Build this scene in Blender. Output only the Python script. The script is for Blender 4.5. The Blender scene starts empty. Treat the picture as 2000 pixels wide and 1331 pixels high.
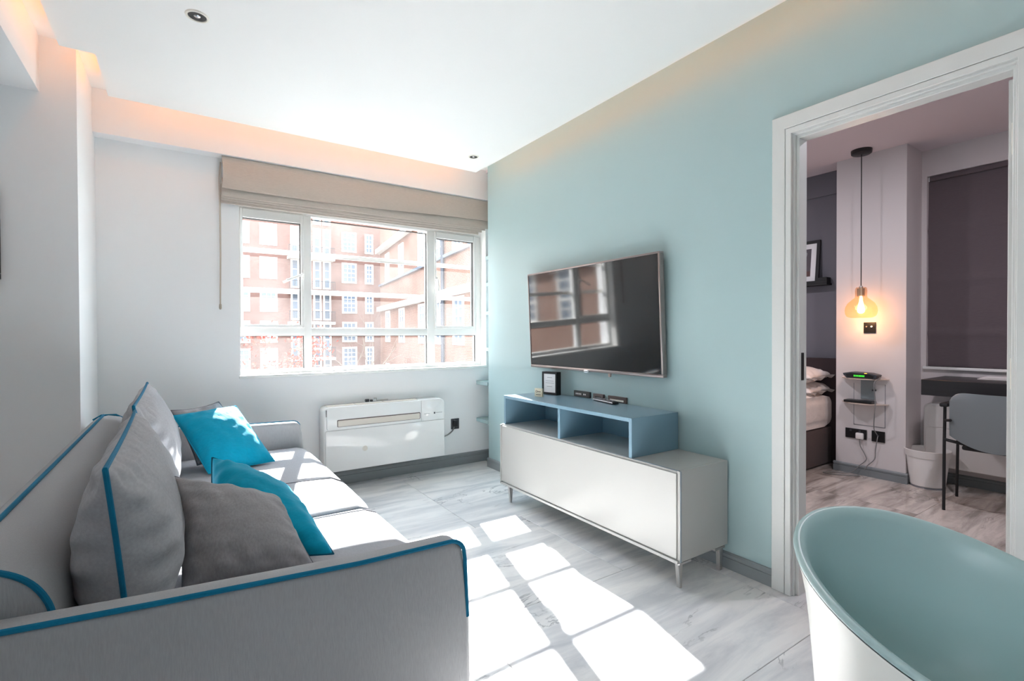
import bpy, bmesh, math, random
from mathutils import Vector, Matrix, Quaternion
random.seed(7)
C = bpy.context.scene.collection
sc = bpy.context.scene

# ------------------------------------------------------------------ camera
yaw, pit, rol = math.radians(33.807), math.radians(-0.591), math.radians(-0.215)
fw = Vector((math.sin(yaw), math.cos(yaw), 0)); rt = Vector((math.cos(yaw), -math.sin(yaw), 0)); up = Vector((0, 0, 1))
f2 = math.cos(pit) * fw + math.sin(pit) * up
u2 = math.cos(pit) * up - math.sin(pit) * fw
r3 = math.cos(rol) * rt + math.sin(rol) * u2
u3 = math.cos(rol) * u2 - math.sin(rol) * rt
cd = bpy.data.cameras.new('camera'); cam = bpy.data.objects.new('camera', cd); C.objects.link(cam)
cd.sensor_width = 36; cd.sensor_fit = 'HORIZONTAL'; cd.lens = 962.03 / 2000 * 36; cd.clip_start = 0.02; cd.clip_end = 400
m = Matrix.Identity(4)
for i in range(3):
    m[i][0], m[i][1], m[i][2] = r3[i], u3[i], -f2[i]
m[0][3], m[1][3], m[2][3] = 0, 0, 1.14
cam.matrix_world = m
sc.camera = cam

# ------------------------------------------------------------------ world, sun, exposure
SKY = 5.6; SUN = 36.0
w = bpy.data.worlds.new('sky'); sc.world = w; w.use_nodes = True
nt = w.node_tree; nt.nodes.clear()
tc = nt.nodes.new('ShaderNodeTexCoord'); sx = nt.nodes.new('ShaderNodeSeparateXYZ')
rp = nt.nodes.new('ShaderNodeValToRGB'); bg = nt.nodes.new('ShaderNodeBackground'); wo = nt.nodes.new('ShaderNodeOutputWorld')
nt.links.new(tc.outputs['Generated'], sx.inputs[0]); nt.links.new(sx.outputs['Z'], rp.inputs[0])
rp.color_ramp.elements[0].color = (0.88, 0.95, 1.0, 1); rp.color_ramp.elements[1].color = (0.66, 0.82, 1.0, 1)
nt.links.new(rp.outputs[0], bg.inputs[0]); bg.inputs[1].default_value = SKY
nt.links.new(bg.outputs[0], wo.inputs[0])
sd = bpy.data.lights.new('sun', 'SUN'); so = bpy.data.objects.new('sun', sd); C.objects.link(so)
sd.energy = SUN; sd.angle = math.radians(0.53); sd.color = (1.0, 0.985, 0.96)
so.rotation_euler = Vector((-0.378, -1.49, -1.0)).to_track_quat('-Z', 'Y').to_euler()
so.location = (8, 30, 20)
def portal(name, loc, size, direction, power=0, col=(1, 1, 1)):
    ld = bpy.data.lights.new(name, 'AREA'); lo = bpy.data.objects.new(name, ld); C.objects.link(lo)
    ld.shape = 'RECTANGLE'; ld.size, ld.size_y = size; ld.energy = power; ld.color = col
    lo.location = loc; lo.rotation_euler = Vector(direction).to_track_quat('-Z', 'Y').to_euler()
    if power == 0: ld.cycles.is_portal = True
    return lo
portal('window_portal', (1.3, 4.14, 1.55), (2.1, 1.5), (0, -1, 0))
portal('fill_opening_portal', (-2.42, -1.2, 1.525), (1.0, 1.15), (1, 0, 0))  # samples sky through the unseen opening added for fill light
sc.view_settings.view_transform = 'Standard'; sc.view_settings.look = 'None'
sc.view_settings.gamma = 1.0; sc.view_settings.use_curve_mapping = False
sc.view_settings.exposure = 1.02
cy = sc.cycles
cy.max_bounces = 14; cy.diffuse_bounces = 8; cy.glossy_bounces = 5; cy.transmission_bounces = 8; cy.transparent_max_bounces = 16
cy.sample_clamp_indirect = 6.0; cy.caustics_reflective = False; cy.caustics_refractive = False

# ------------------------------------------------------------------ materials
def lin(c):
    return tuple(((x / 255) / 12.92 if x / 255 <= 0.04045 else ((x / 255 + 0.055) / 1.055) ** 2.4) for x in c) + (1.0,)
def nodes(name):
    mt = bpy.data.materials.new(name); mt.use_nodes = True
    n = mt.node_tree; b = n.nodes['Principled BSDF']
    return mt, n, b
def N(n, t, **k):
    x = n.nodes.new(t)
    for a, v in k.items(): setattr(x, a, v)
    return x
def mat(name, rgb, rough=0.5, metal=0.0, var=0.04, vscale=3.0, bump=0.0, bscale=200.0, stretch=None, spec=0.5, coat=0.0, sheen=0.0):
    mt, n, b = nodes(name)
    b.inputs['Roughness'].default_value = rough; b.inputs['Metallic'].default_value = metal
    b.inputs['Specular IOR Level'].default_value = spec
    b.inputs['Coat Weight'].default_value = coat; b.inputs['Coat Roughness'].default_value = 0.08
    b.inputs['Sheen Weight'].default_value = sheen
    tc = N(n, 'ShaderNodeTexCoord'); mp = N(n, 'ShaderNodeMapping')
    n.links.new(tc.outputs['Object'], mp.inputs[0])
    if stretch: mp.inputs['Scale'].default_value = stretch
    nz = N(n, 'ShaderNodeTexNoise'); nz.inputs['Scale'].default_value = vscale; nz.inputs['Detail'].default_value = 3
    n.links.new(mp.outputs[0], nz.inputs['Vector'])
    mx = N(n, 'ShaderNodeMix', data_type='RGBA'); c = lin(rgb)
    mx.inputs['A'].default_value = tuple(max(0, v * (1 - var)) for v in c[:3]) + (1,)
    mx.inputs['B'].default_value = tuple(min(1, v * (1 + var)) for v in c[:3]) + (1,)
    n.links.new(nz.outputs[0], mx.inputs['Factor']); n.links.new(mx.outputs['Result'], b.inputs['Base Color'])
    if bump > 0:
        n2 = N(n, 'ShaderNodeTexNoise'); n2.inputs['Scale'].default_value = bscale; n2.inputs['Detail'].default_value = 2
        n.links.new(mp.outputs[0], n2.inputs['Vector'])
        bp = N(n, 'ShaderNodeBump'); bp.inputs['Strength'].default_value = bump; bp.inputs['Distance'].default_value = 0.003
        n.links.new(n2.outputs[0], bp.inputs['Height']); n.links.new(bp.outputs[0], b.inputs['Normal'])
    return mt
def fabric(name, rgb, var=0.12, grain=(220, 220, 30), wrinkle=0.0, rough=0.9):
    mt, n, b = nodes(name)
    b.inputs['Roughness'].default_value = rough; b.inputs['Specular IOR Level'].default_value = 0.15; b.inputs['Sheen Weight'].default_value = 0.08
    tc = N(n, 'ShaderNodeTexCoord'); mp = N(n, 'ShaderNodeMapping'); mp.inputs['Scale'].default_value = grain
    n.links.new(tc.outputs['Object'], mp.inputs[0])
    nz = N(n, 'ShaderNodeTexNoise'); nz.inputs['Scale'].default_value = 1.0; nz.inputs['Detail'].default_value = 4
    n.links.new(mp.outputs[0], nz.inputs['Vector'])
    mx = N(n, 'ShaderNodeMix', data_type='RGBA'); c = lin(rgb)
    mx.inputs['A'].default_value = tuple(v * (1 - 2.2 * var) for v in c[:3]) + (1,)
    mx.inputs['B'].default_value = tuple(min(1, v * (1 + 2.2 * var)) for v in c[:3]) + (1,)
    n.links.new(nz.outputs[0], mx.inputs['Factor']); n.links.new(mx.outputs['Result'], b.inputs['Base Color'])
    b1 = N(n, 'ShaderNodeBump'); b1.inputs['Strength'].default_value = 0.25; b1.inputs['Distance'].default_value = 0.002
    n.links.new(nz.outputs[0], b1.inputs['Height'])
    if wrinkle > 0:
        n3 = N(n, 'ShaderNodeTexNoise'); n3.inputs['Scale'].default_value = 7.0; n3.inputs['Detail'].default_value = 3; n3.inputs['Distortion'].default_value = 0.8
        n.links.new(tc.outputs['Object'], n3.inputs['Vector'])
        b2 = N(n, 'ShaderNodeBump'); b2.inputs['Strength'].default_value = wrinkle; b2.inputs['Distance'].default_value = 0.02
        n.links.new(n3.outputs[0], b2.inputs['Height']); n.links.new(b1.outputs[0], b2.inputs['Normal']); n.links.new(b2.outputs[0], b.inputs['Normal'])
    else:
        n.links.new(b1.outputs[0], b.inputs['Normal'])
    return mt
def emit(name, rgb, s):
    mt, n, b = nodes(name)
    b.inputs['Base Color'].default_value = lin(rgb); b.inputs['Emission Color'].default_value = lin(rgb); b.inputs['Emission Strength'].default_value = s
    return mt
def marble(name, base, grey, vein, rough):
    mt, n, b = nodes(name)
    tc = N(n, 'ShaderNodeTexCoord'); oi = N(n, 'ShaderNodeObjectInfo')
    ad = N(n, 'ShaderNodeVectorMath', operation='ADD'); ml = N(n, 'ShaderNodeMath', operation='MULTIPLY'); ml.inputs[1].default_value = 37.0
    n.links.new(oi.outputs['Random'], ml.inputs[0]); n.links.new(tc.outputs['Object'], ad.inputs[0])
    cb = N(n, 'ShaderNodeCombineXYZ'); n.links.new(ml.outputs[0], cb.inputs[0]); n.links.new(ml.outputs[0], cb.inputs[1]); n.links.new(cb.outputs[0], ad.inputs[1])
    mp = N(n, 'ShaderNodeMapping'); mp.inputs['Rotation'].default_value = (0, 0, 0.16); mp.inputs['Scale'].default_value = (0.9, 5.5, 1)
    n.links.new(ad.outputs[0], mp.inputs[0])
    nz = N(n, 'ShaderNodeTexNoise'); nz.inputs['Scale'].default_value = 1.7; nz.inputs['Detail'].default_value = 7; nz.inputs['Roughness'].default_value = 0.62; nz.inputs['Distortion'].default_value = 0.5
    n.links.new(mp.outputs[0], nz.inputs['Vector'])
    cr = N(n, 'ShaderNodeValToRGB'); e = cr.color_ramp.elements
    e[0].position = 0.36; e[0].color = lin(grey); e[1].position = 0.60; e[1].color = lin(base)
    n.links.new(nz.outputs[0], cr.inputs[0])
    mp2 = N(n, 'ShaderNodeMapping'); mp2.inputs['Rotation'].default_value = (0, 0, 0.25); mp2.inputs['Scale'].default_value = (0.8, 2.6, 1)
    n.links.new(ad.outputs[0], mp2.inputs[0])
    n2 = N(n, 'ShaderNodeTexNoise'); n2.inputs['Scale'].default_value = 1.3; n2.inputs['Detail'].default_value = 6; n2.inputs['Roughness'].default_value = 0.6; n2.inputs['Distortion'].default_value = 1.4
    n.links.new(mp2.outputs[0], n2.inputs['Vector'])
    s = N(n, 'ShaderNodeMath', operation='SUBTRACT'); s.inputs[1].default_value = 0.5; n.links.new(n2.outputs[0], s.inputs[0])
    a = N(n, 'ShaderNodeMath', operation='ABSOLUTE'); n.links.new(s.outputs[0], a.inputs[0])
    c2 = N(n, 'ShaderNodeValToRGB'); e = c2.color_ramp.elements; e[0].position = 0.0; e[0].color = (1, 1, 1, 1); e[1].position = 0.014; e[1].color = (0, 0, 0, 1)
    n.links.new(a.outputs[0], c2.inputs[0])
    n4 = N(n, 'ShaderNodeTexNoise'); n4.inputs['Scale'].default_value = 2.2; n.links.new(ad.outputs[0], n4.inputs['Vector'])
    c4 = N(n, 'ShaderNodeValToRGB'); e = c4.color_ramp.elements; e[0].position = 0.5; e[0].color = (0, 0, 0, 1); e[1].position = 0.62; e[1].color = (.8, .8, .8, 1)
    n.links.new(n4.outputs[0], c4.inputs[0])
    mu = N(n, 'ShaderNodeMath', operation='MULTIPLY'); n.links.new(c2.outputs[0], mu.inputs[0]); n.links.new(c4.outputs[0], mu.inputs[1])
    mx = N(n, 'ShaderNodeMix', data_type='RGBA'); mx.inputs['B'].default_value = lin(vein)
    n.links.new(mu.outputs[0], mx.inputs['Factor']); n.links.new(cr.outputs[0], mx.inputs['A']); n.links.new(mx.outputs['Result'], b.inputs['Base Color'])
    b.inputs['Roughness'].default_value = rough; b.inputs['Specular IOR Level'].default_value = 0.5
    return mt
def brick(name, c1, c2, mortar, axis, sx_=1.0):
    mt, n, b = nodes(name)
    tc = N(n, 'ShaderNodeTexCoord'); sp = N(n, 'ShaderNodeSeparateXYZ'); cb = N(n, 'ShaderNodeCombineXYZ')
    n.links.new(tc.outputs['Object'], sp.inputs[0]); n.links.new(sp.outputs[axis], cb.inputs[0]); n.links.new(sp.outputs['Z'], cb.inputs[1])
    br = N(n, 'ShaderNodeTexBrick'); br.inputs['Scale'].default_value = 1.0; br.inputs['Brick Width'].default_value = 0.23 * sx_; br.inputs['Row Height'].default_value = 0.078 * sx_
    br.inputs['Mortar Size'].default_value = 0.012 * sx_; br.inputs['Color1'].default_value = lin(c1); br.inputs['Color2'].default_value = lin(c2); br.inputs['Mortar'].default_value = lin(mortar)
    n.links.new(cb.outputs[0], br.inputs['Vector'])
    nz = N(n, 'ShaderNodeTexNoise'); nz.inputs['Scale'].default_value = 0.6; nz.inputs['Detail'].default_value = 4; n.links.new(tc.outputs['Object'], nz.inputs['Vector'])
    mx = N(n, 'ShaderNodeMix', data_type='RGBA', blend_type='MULTIPLY'); mx.inputs['Factor'].default_value = 0.35
    n.links.new(br.outputs['Color'], mx.inputs['A']); n.links.new(nz.outputs[0], mx.inputs['B']); n.links.new(mx.outputs['Result'], b.inputs['Base Color'])
    b.inputs['Roughness'].default_value = 0.9
    return mt
def dusty_glass():
    mt = bpy.data.materials.new('dusty_window_glass'); mt.use_nodes = True; n = mt.node_tree; n.nodes.clear()
    o = N(n, 'ShaderNodeOutputMaterial'); tr = N(n, 'ShaderNodeBsdfTransparent'); gl = N(n, 'ShaderNodeBsdfGlossy'); gl.inputs['Roughness'].default_value = 0.0
    tl = N(n, 'ShaderNodeBsdfTranslucent'); tl.inputs[0].default_value = (0.95, 0.95, 0.95, 1)
    tc = N(n, 'ShaderNodeTexCoord'); mp = N(n, 'ShaderNodeMapping'); mp.inputs['Scale'].default_value = (1, 1, 0.45); n.links.new(tc.outputs['Object'], mp.inputs[0])
    nz = N(n, 'ShaderNodeTexNoise'); nz.inputs['Scale'].default_value = 3.5; nz.inputs['Detail'].default_value = 7; nz.inputs['Roughness'].default_value = 0.65; n.links.new(mp.outputs[0], nz.inputs['Vector'])
    cr = N(n, 'ShaderNodeValToRGB'); cr.color_ramp.elements[0].position = 0.3; cr.color_ramp.elements[0].color = (.004, .004, .004, 1); cr.color_ramp.elements[1].position = 0.75; cr.color_ramp.elements[1].color = (.018, .018, .018, 1)
    n.links.new(nz.outputs[0], cr.inputs[0])
    m1 = N(n, 'ShaderNodeMixShader'); n.links.new(cr.outputs[0], m1.inputs[0]); n.links.new(tr.outputs[0], m1.inputs[1]); n.links.new(tl.outputs[0], m1.inputs[2])
    m2 = N(n, 'ShaderNodeMixShader'); m2.inputs[0].default_value = 0.04; n.links.new(m1.outputs[0], m2.inputs[1]); n.links.new(gl.outputs[0], m2.inputs[2])
    n.links.new(m2.outputs[0], o.inputs[0]); return mt
def tinted_glass(name, rgb, glow):
    mt = bpy.data.materials.new(name); mt.use_nodes = True; n = mt.node_tree; n.nodes.clear()
    o = N(n, 'ShaderNodeOutputMaterial'); tr = N(n, 'ShaderNodeBsdfTransparent'); tr.inputs[0].default_value = lin(rgb)
    tl = N(n, 'ShaderNodeBsdfTranslucent'); tl.inputs[0].default_value = lin(glow)
    gl = N(n, 'ShaderNodeBsdfGlossy'); gl.inputs['Roughness'].default_value = 0.05
    m1 = N(n, 'ShaderNodeMixShader'); m1.inputs[0].default_value = 0.12; n.links.new(tr.outputs[0], m1.inputs[1]); n.links.new(tl.outputs[0], m1.inputs[2])
    m2 = N(n, 'ShaderNodeMixShader'); m2.inputs[0].default_value = 0.06; n.links.new(m1.outputs[0], m2.inputs[1]); n.links.new(gl.outputs[0], m2.inputs[2])
    n.links.new(m2.outputs[0], o.inputs[0]); return mt

M = {}
M['white_wall'] = mat('white_wall_paint', (236, 237, 238), 0.75, var=0.012, bump=0.03, bscale=300)
M['ceiling'] = mat('ceiling_paint', (240, 240, 238), 0.8, var=0.01)
M['blue_wall'] = mat('duck_egg_wall_paint', (160, 184, 186), 0.42, var=0.015, bump=0.02, bscale=250)
M['skirting'] = mat('grey_skirting_paint', (128, 134, 137), 0.45, var=0.03)
M['tile'] = marble('marble_tile', (230, 229, 228), (196, 198, 202), (128, 130, 136), 0.13)
M['grout'] = mat('tile_grout', (150, 148, 145), 0.9)
M['white_gloss'] = mat('white_gloss_paint', (238, 238, 236), 0.3, var=0.01)
M['casing'] = mat('door_casing_paint', (206, 208, 206), 0.35, var=0.012)
M['glass'] = dusty_glass()
M['gasket'] = mat('dark_gasket', (60, 60, 58), 0.6)
M['sofa'] = fabric('grey_sofa_weave', (164, 165, 167), 0.06, (380, 380, 50), 0.08)
M['sofa_y'] = fabric('grey_cushion_weave', (164, 164, 168), 0.08, (160, 40, 160), 0.35)
M['seat'] = fabric('pale_grey_seat_weave', (166, 166, 170), 0.06, (200, 60, 200), 0.10)
M['piping'] = fabric('teal_piping', (16, 108, 142), 0.06, (100, 100, 100))
M['teal'] = fabric('teal_linen', (0, 150, 182), 0.07, (60, 240, 60), 0.30, 0.75)
M['teal_dark'] = fabric('teal_seam', (10, 84, 108), 0.05)
M['grey_pillow'] = fabric('grey_pillow_weave', (154, 152, 154), 0.10, (180, 180, 60), 0.30)
M['seam'] = fabric('dark_grey_seam', (112, 112, 118), 0.05)
M['blind'] = fabric('taupe_blind_cloth', (184, 175, 166), 0.05, (40, 300, 300), 0.10)
M['cord'] = mat('beige_cord', (176, 164, 150), 0.8)
M['lacquer'] = mat('pale_grey_lacquer', (168, 168, 165), 0.32, var=0.01)
M['lacquer_blue'] = mat('blue_grey_lacquer', (112, 142, 158), 0.28, var=0.015)
M['groove'] = mat('blue_grey_groove', (120, 136, 148), 0.4)
M['steel'] = mat('brushed_steel', (196, 194, 192), 0.32, metal=0.9, var=0.04, stretch=(60, 60, 3))
M['chrome'] = mat('chrome', (210, 210, 212), 0.12, metal=1.0, var=0.01)
M['bezel'] = mat('bronze_grey_bezel', (150, 140, 138), 0.30, metal=0.85, var=0.02)
M['screen'] = mat('black_glass_screen', (12, 12, 13), 0.055, var=0.02, spec=0.85)
M['black'] = mat('black_plastic', (22, 22, 24), 0.35, var=0.06)
M['black_matt'] = mat('matt_black_paint', (24, 24, 26), 0.6, var=0.06)
M['dark_plate'] = mat('dark_bronze_plate', (98, 88, 86), 0.35, metal=0.4)
M['paper'] = mat('white_paper', (236, 235, 236), 0.8, var=0.01)
M['print'] = mat('grey_print', (140, 140, 146), 0.8)
M['ink'] = mat('dark_ink', (70, 52, 46), 0.8)
M['cream'] = mat('cream_card', (226, 214, 190), 0.8, var=0.03)
M['ac'] = mat('white_appliance_plastic', (238, 238, 237), 0.12, var=0.006, coat=0.3)
M['ac_shade'] = mat('cream_grille_plastic', (214, 207, 197), 0.45)
M['dark_grey'] = mat('charcoal_plastic', (58, 60, 66), 0.45)
M['cable_grey'] = mat('grey_cable', (132, 132, 132), 0.55)
M['pale_ring'] = mat('off_white_ring', (232, 228, 218), 0.35)
M['chair_in'] = mat('duck_egg_shell_plastic', (176, 202, 202), 0.34, var=0.008)
M['chair_out'] = mat('white_shell_plastic', (236, 236, 230), 0.3, var=0.008)
M['led'] = emit('amber_led', (255, 166, 84), 4.6)
M['lamp_bulb'] = emit('lamp_filament', (255, 200, 130), 6.0)
M['dark_wall'] = mat('charcoal_wall_paint', (112, 110, 118), 0.7, var=0.02)
M['bed_white_wall'] = mat('bedroom_wall_paint', (214, 208, 208), 0.75, var=0.012)
M['bed_ceiling'] = mat('bedroom_ceiling_paint', (226, 216, 220), 0.8, var=0.01)
M['bed_tile'] = marble('bedroom_marble_tile', (214, 205, 198), (146, 138, 132), (96, 90, 88), 0.12)
M['roller'] = fabric('aubergine_blind_cloth', (104, 94, 98), 0.05, (300, 30, 300), 0.08)
M['bed_fabric'] = fabric('brown_bed_upholstery', (92, 78, 76), 0.07, (120, 120, 120))
M['headboard'] = fabric('dark_headboard_upholstery', (62, 52, 54), 0.05)
M['linen'] = fabric('white_bed_linen', (238, 228, 222), 0.03, (40, 40, 40), 0.5)
M['desk'] = mat('black_oak_desk', (46, 44, 46), 0.38, var=0.12, stretch=(30, 2, 30), vscale=2)
M['shell_grey'] = mat('grey_shell_plastic', (134, 142, 145), 0.4, var=0.01)
M['bin'] = mat('white_bin_plastic', (238, 235, 233), 0.35, var=0.01)
M['amber_glass'] = tinted_glass('pale_amber_glass', (250, 232, 214), (255, 206, 170))
M['shelf_glass'] = mat('pale_wall_shelf', (206, 188, 176), 0.25)
M['green_led'] = emit('green_indicator', (70, 230, 60), 0.8)
M['amber_dot'] = emit('amber_indicator', (255, 170, 60), 1.5)
M['brick'] = brick('red_brick', (122, 86, 74), (110, 74, 64), (118, 92, 82), 'X', 1.0)
M['brick_wing'] = brick('orange_brick', (138, 94, 74), (122, 80, 64), (150, 122, 106), 'X', 1.15)
M['stone'] = mat('white_painted_stone', (226, 222, 214), 0.8)
M['far_glass'] = mat('far_window_glass', (96, 108, 122), 0.1, var=0.1, vscale=0.4)
M['iron'] = mat('black_iron', (40, 42, 46), 0.6)
M['bark'] = mat('bare_bark', (112, 98, 84), 0.9, var=0.2, vscale=4)
M['red_leaf'] = mat('red_leaves', (176, 62, 44), 0.8, var=0.3, vscale=2)
M['ground'] = mat('courtyard_paving', (140, 138, 132), 0.9, var=0.1)
M['bar'] = mat('white_painted_bar', (236, 232, 226), 0.5)
M['pipe'] = mat('dark_downpipe', (48, 52, 62), 0.6)
M['art_dark'] = mat('art_charcoal', (92, 86, 92), 0.8); M['art_grey'] = mat('art_grey', (140, 140, 142), 0.8); M['art_beige'] = mat('art_beige', (214, 190, 160), 0.8); M['art_brown'] = mat('art_brown', (96, 72, 70), 0.8)

# ------------------------------------------------------------------ mesh helpers
def merge(bm, tmp):
    me = bpy.data.meshes.new('tmp'); tmp.to_mesh(me); tmp.free(); bm.from_mesh(me); bpy.data.meshes.remove(me)
def box(bm, x0, x1, y0, y1, z0, z1, bev=0.0, seg=2):
    t = bmesh.new(); bmesh.ops.create_cube(t, size=1)
    for v in t.verts:
        v.co = Vector(((x0 + x1) / 2 + v.co.x * (x1 - x0), (y0 + y1) / 2 + v.co.y * (y1 - y0), (z0 + z1) / 2 + v.co.z * (z1 - z0)))
    if bev > 0: bmesh.ops.bevel(t, geom=t.edges[:], offset=bev, segments=seg, profile=0.5, affect='EDGES')
    merge(bm, t); return bm
def B(*a, **k): return box(bmesh.new(), *a, **k)
def tube(bm, pts, r, n=8, closed=False, caps=True):
    pts = [Vector(p) for p in pts]; rings = []; L = len(pts); prev = None
    rr = r if isinstance(r, (list, tuple)) else [r] * L
    for i, p in enumerate(pts):
        if closed: t = pts[(i + 1) % L] - pts[i - 1]
        else: t = pts[min(i + 1, L - 1)] - pts[max(i - 1, 0)]
        if t.length < 1e-9: t = Vector((0, 0, 1))
        t.normalize()
        if prev is None:
            a = Vector((0, 0, 1)) if abs(t.z) < 0.9 else Vector((1, 0, 0))
            nx = t.cross(a).normalized()
        else:
            nx = prev - t * prev.dot(t)
            nx = nx.normalized() if nx.length > 1e-6 else t.orthogonal().normalized()
        prev = nx; ny = t.cross(nx)
        rings.append([bm.verts.new(p + (nx * math.cos(2 * math.pi * k / n) + ny * math.sin(2 * math.pi * k / n)) * rr[i]) for k in range(n)])
    for i in range(L if closed else L - 1):
        a, b2 = rings[i], rings[(i + 1) % L]
        for k in range(n): bm.faces.new((a[k], a[(k + 1) % n], b2[(k + 1) % n], b2[k]))
    if caps and not closed:
        bm.faces.new(list(reversed(rings[0]))); bm.faces.new(rings[-1])
    return bm
def T(*a, **k): return tube(bmesh.new(), *a, **k)
def lathe(bm, prof, c, n=32, cap=True):
    rings = [[bm.verts.new((c[0] + r * math.cos(2 * math.pi * k / n), c[1] + r * math.sin(2 * math.pi * k / n), c[2] + z)) for k in range(n)] for r, z in prof]
    for a, b2 in zip(rings, rings[1:]):
        for k in range(n): bm.faces.new((a[k], a[(k + 1) % n], b2[(k + 1) % n], b2[k]))
    if cap:
        bm.faces.new(list(reversed(rings[0]))); bm.faces.new(rings[-1])
    return bm
def prism(bm, poly, axis, a0, a1, bev=0.0, seg=2):
    """poly: 2-D outline; axis 'y' -> (x,z), 'x' -> (y,z), 'z' -> (x,y)"""
    t = bmesh.new()
    def pt(p, a): return {'y': (p[0], a, p[1]), 'x': (a, p[0], p[1]), 'z': (p[0], p[1], a)}[axis]
    A = [t.verts.new(pt(p, a0)) for p in poly]; Bv = [t.verts.new(pt(p, a1)) for p in poly]
    n = len(poly); f0 = t.faces.new(A); f1 = t.faces.new(list(reversed(Bv)))
    for i in range(n): t.faces.new((A[i], Bv[i], Bv[(i + 1) % n], A[(i + 1) % n]))
    bmesh.ops.recalc_face_normals(t, faces=t.faces[:])
    if bev > 0:
        es = set(f0.edges[:]) | set(f1.edges[:])
        bmesh.ops.bevel(t, geom=list(es), offset=bev, segments=seg, profile=0.5, affect='EDGES')
    merge(bm, t); return bm
def rounded(x0, x1, y0, y1, r, n=5, corners=(1, 1, 1, 1)):
    pts = []
    for (cx, cyy, a0), c in zip(((x1 - r, y1 - r, 0), (x0 + r, y1 - r, 90), (x0 + r, y0 + r, 180), (x1 - r, y0 + r, 270)), corners):
        if c:
            for k in range(n + 1):
                a = math.radians(a0 + 90 * k / n); pts.append((cx + r * math.cos(a), cyy + r * math.sin(a)))
        else:
            pts.append(((x1 if a0 in (0, 270) else x0), (y1 if a0 in (0, 90) else y0)))
    return pts

def smooth(pts, n=5):
    P = [Vector(p) for p in pts]; P = [P[0] * 2 - P[1]] + P + [P[-1] * 2 - P[-2]]; out = []
    for i in range(1, len(P) - 2):
        for k in range(n):
            t = k / n; a, b_, c_, d_ = P[i - 1], P[i], P[i + 1], P[i + 2]
            out.append(0.5 * ((2 * b_) + (c_ - a) * t + (2 * a - 5 * b_ + 4 * c_ - d_) * t * t + (3 * b_ - a - 3 * c_ + d_) * t ** 3))
    return out + [P[-2]]
WL = {}
def finish(bm, name, m_, smooth=True, angle=38):
    bmesh.ops.recalc_face_normals(bm, faces=bm.faces[:])
    if smooth:
        for f in bm.faces: f.smooth = True
        lim = math.radians(angle)
        for e in bm.edges:
            if len(e.link_faces) == 2: e.smooth = e.calc_face_angle(0) < lim
            else: e.smooth = False
    me = bpy.data.meshes.new(name); bm.to_mesh(me); bm.free()
    me.materials.append(M[m_] if isinstance(m_, str) else m_)
    return me
def part(name, bm, m_, parent=None, label=None, local=False, **k):
    off = Vector((0, 0, 0)) if (parent is None or local) else Vector(WL[parent.name])
    if off.length > 0: bmesh.ops.translate(bm, verts=bm.verts[:], vec=-off)
    o = bpy.data.objects.new(name, finish(bm, name, m_, **k)); C.objects.link(o)
    WL[o.name] = tuple(WL[parent.name]) if parent is not None else (0, 0, 0)
    if parent is not None: o.parent = parent
    if label: o['label'] = label
    return o
def tag(o, label, cat, group=None):
    o['label'] = label; o['category'] = cat
    if group: o['group'] = group
    return o
def thing(name, loc, label, cat, group=None, rotz=0.0):
    o = bpy.data.objects.new(name, None); C.objects.link(o); o.location = loc; o.rotation_euler = (0, 0, rotz); o.empty_display_size = 0.05
    WL[o.name] = tuple(loc); return tag(o, label, cat, group)
def struct(name, bm=None, m_=None, loc=(0, 0, 0), **k):
    if bm is None:
        o = bpy.data.objects.new(name, None); C.objects.link(o); o.location = loc; WL[o.name] = tuple(loc)
    else: o = part(name, bm, m_, **k)
    o['kind'] = 'structure'; return o

# ================================================================== ROOM
ZC, ZR = 2.603, 2.50
XW = 2.21; XW2 = 2.28
# --- floor: slab with tiles laid in rows
fl = struct('floor', B(-2.4, 5.1, -2.9, 4.1, -0.16, -0.004), 'grout', smooth=False)
tile_cache = {}
def tile(x0, x1, y0, y1, m_):
    g = 0.0012; w_, d_ = round(x1 - x0, 3), round(y1 - y0, 3); key = (w_, d_, m_)
    if w_ < 0.03 or d_ < 0.03: return
    if key not in tile_cache:
        tile_cache[key] = finish(box(bmesh.new(), -w_ / 2 + g, w_ / 2 - g, -d_ / 2 + g, d_ / 2 - g, -0.012, 0.0, 0.001 if m_ == 'tile' else 0.0, 1), 'tile', m_, smooth=False)
    o = bpy.data.objects.new('tile', tile_cache[key]); C.objects.link(o); o.parent = fl; o.location = ((x0 + x1) / 2, (y0 + y1) / 2, 0)
rows = [(-2.85, -2.1, 0.2), (-2.1, -1.35, 0.75), (-1.35, -0.6, 0.25), (-0.6, 0.158, 0.7), (0.158, 0.917, 0.33), (0.917, 1.676, 0.93), (1.676, 2.54, 0.565), (2.54, 3.88, 0.235)]
for ya, yb, xo in rows:
    xs = [-2.35] + [xo + 1.2 * k for k in range(-2, 4) if -2.3 < xo + 1.2 * k < XW + 0.05] + [XW + 0.075]
    for a, b_ in zip(xs, xs[1:]): tile(a, b_, ya, yb, 'tile')
for i in range(8):
    ya = -0.65 + i * 0.6; xo = 2.5 + (0.45 if i % 2 else 0.0)
    xs = [XW + 0.075] + [xo + 0.9 * k for k in range(0, 3) if xo + 0.9 * k < 4.95] + [4.98]
    for a, b_ in zip(xs, xs[1:]): tile(a, b_, ya, min(ya + 0.6, 3.72), 'bed_tile')

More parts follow.
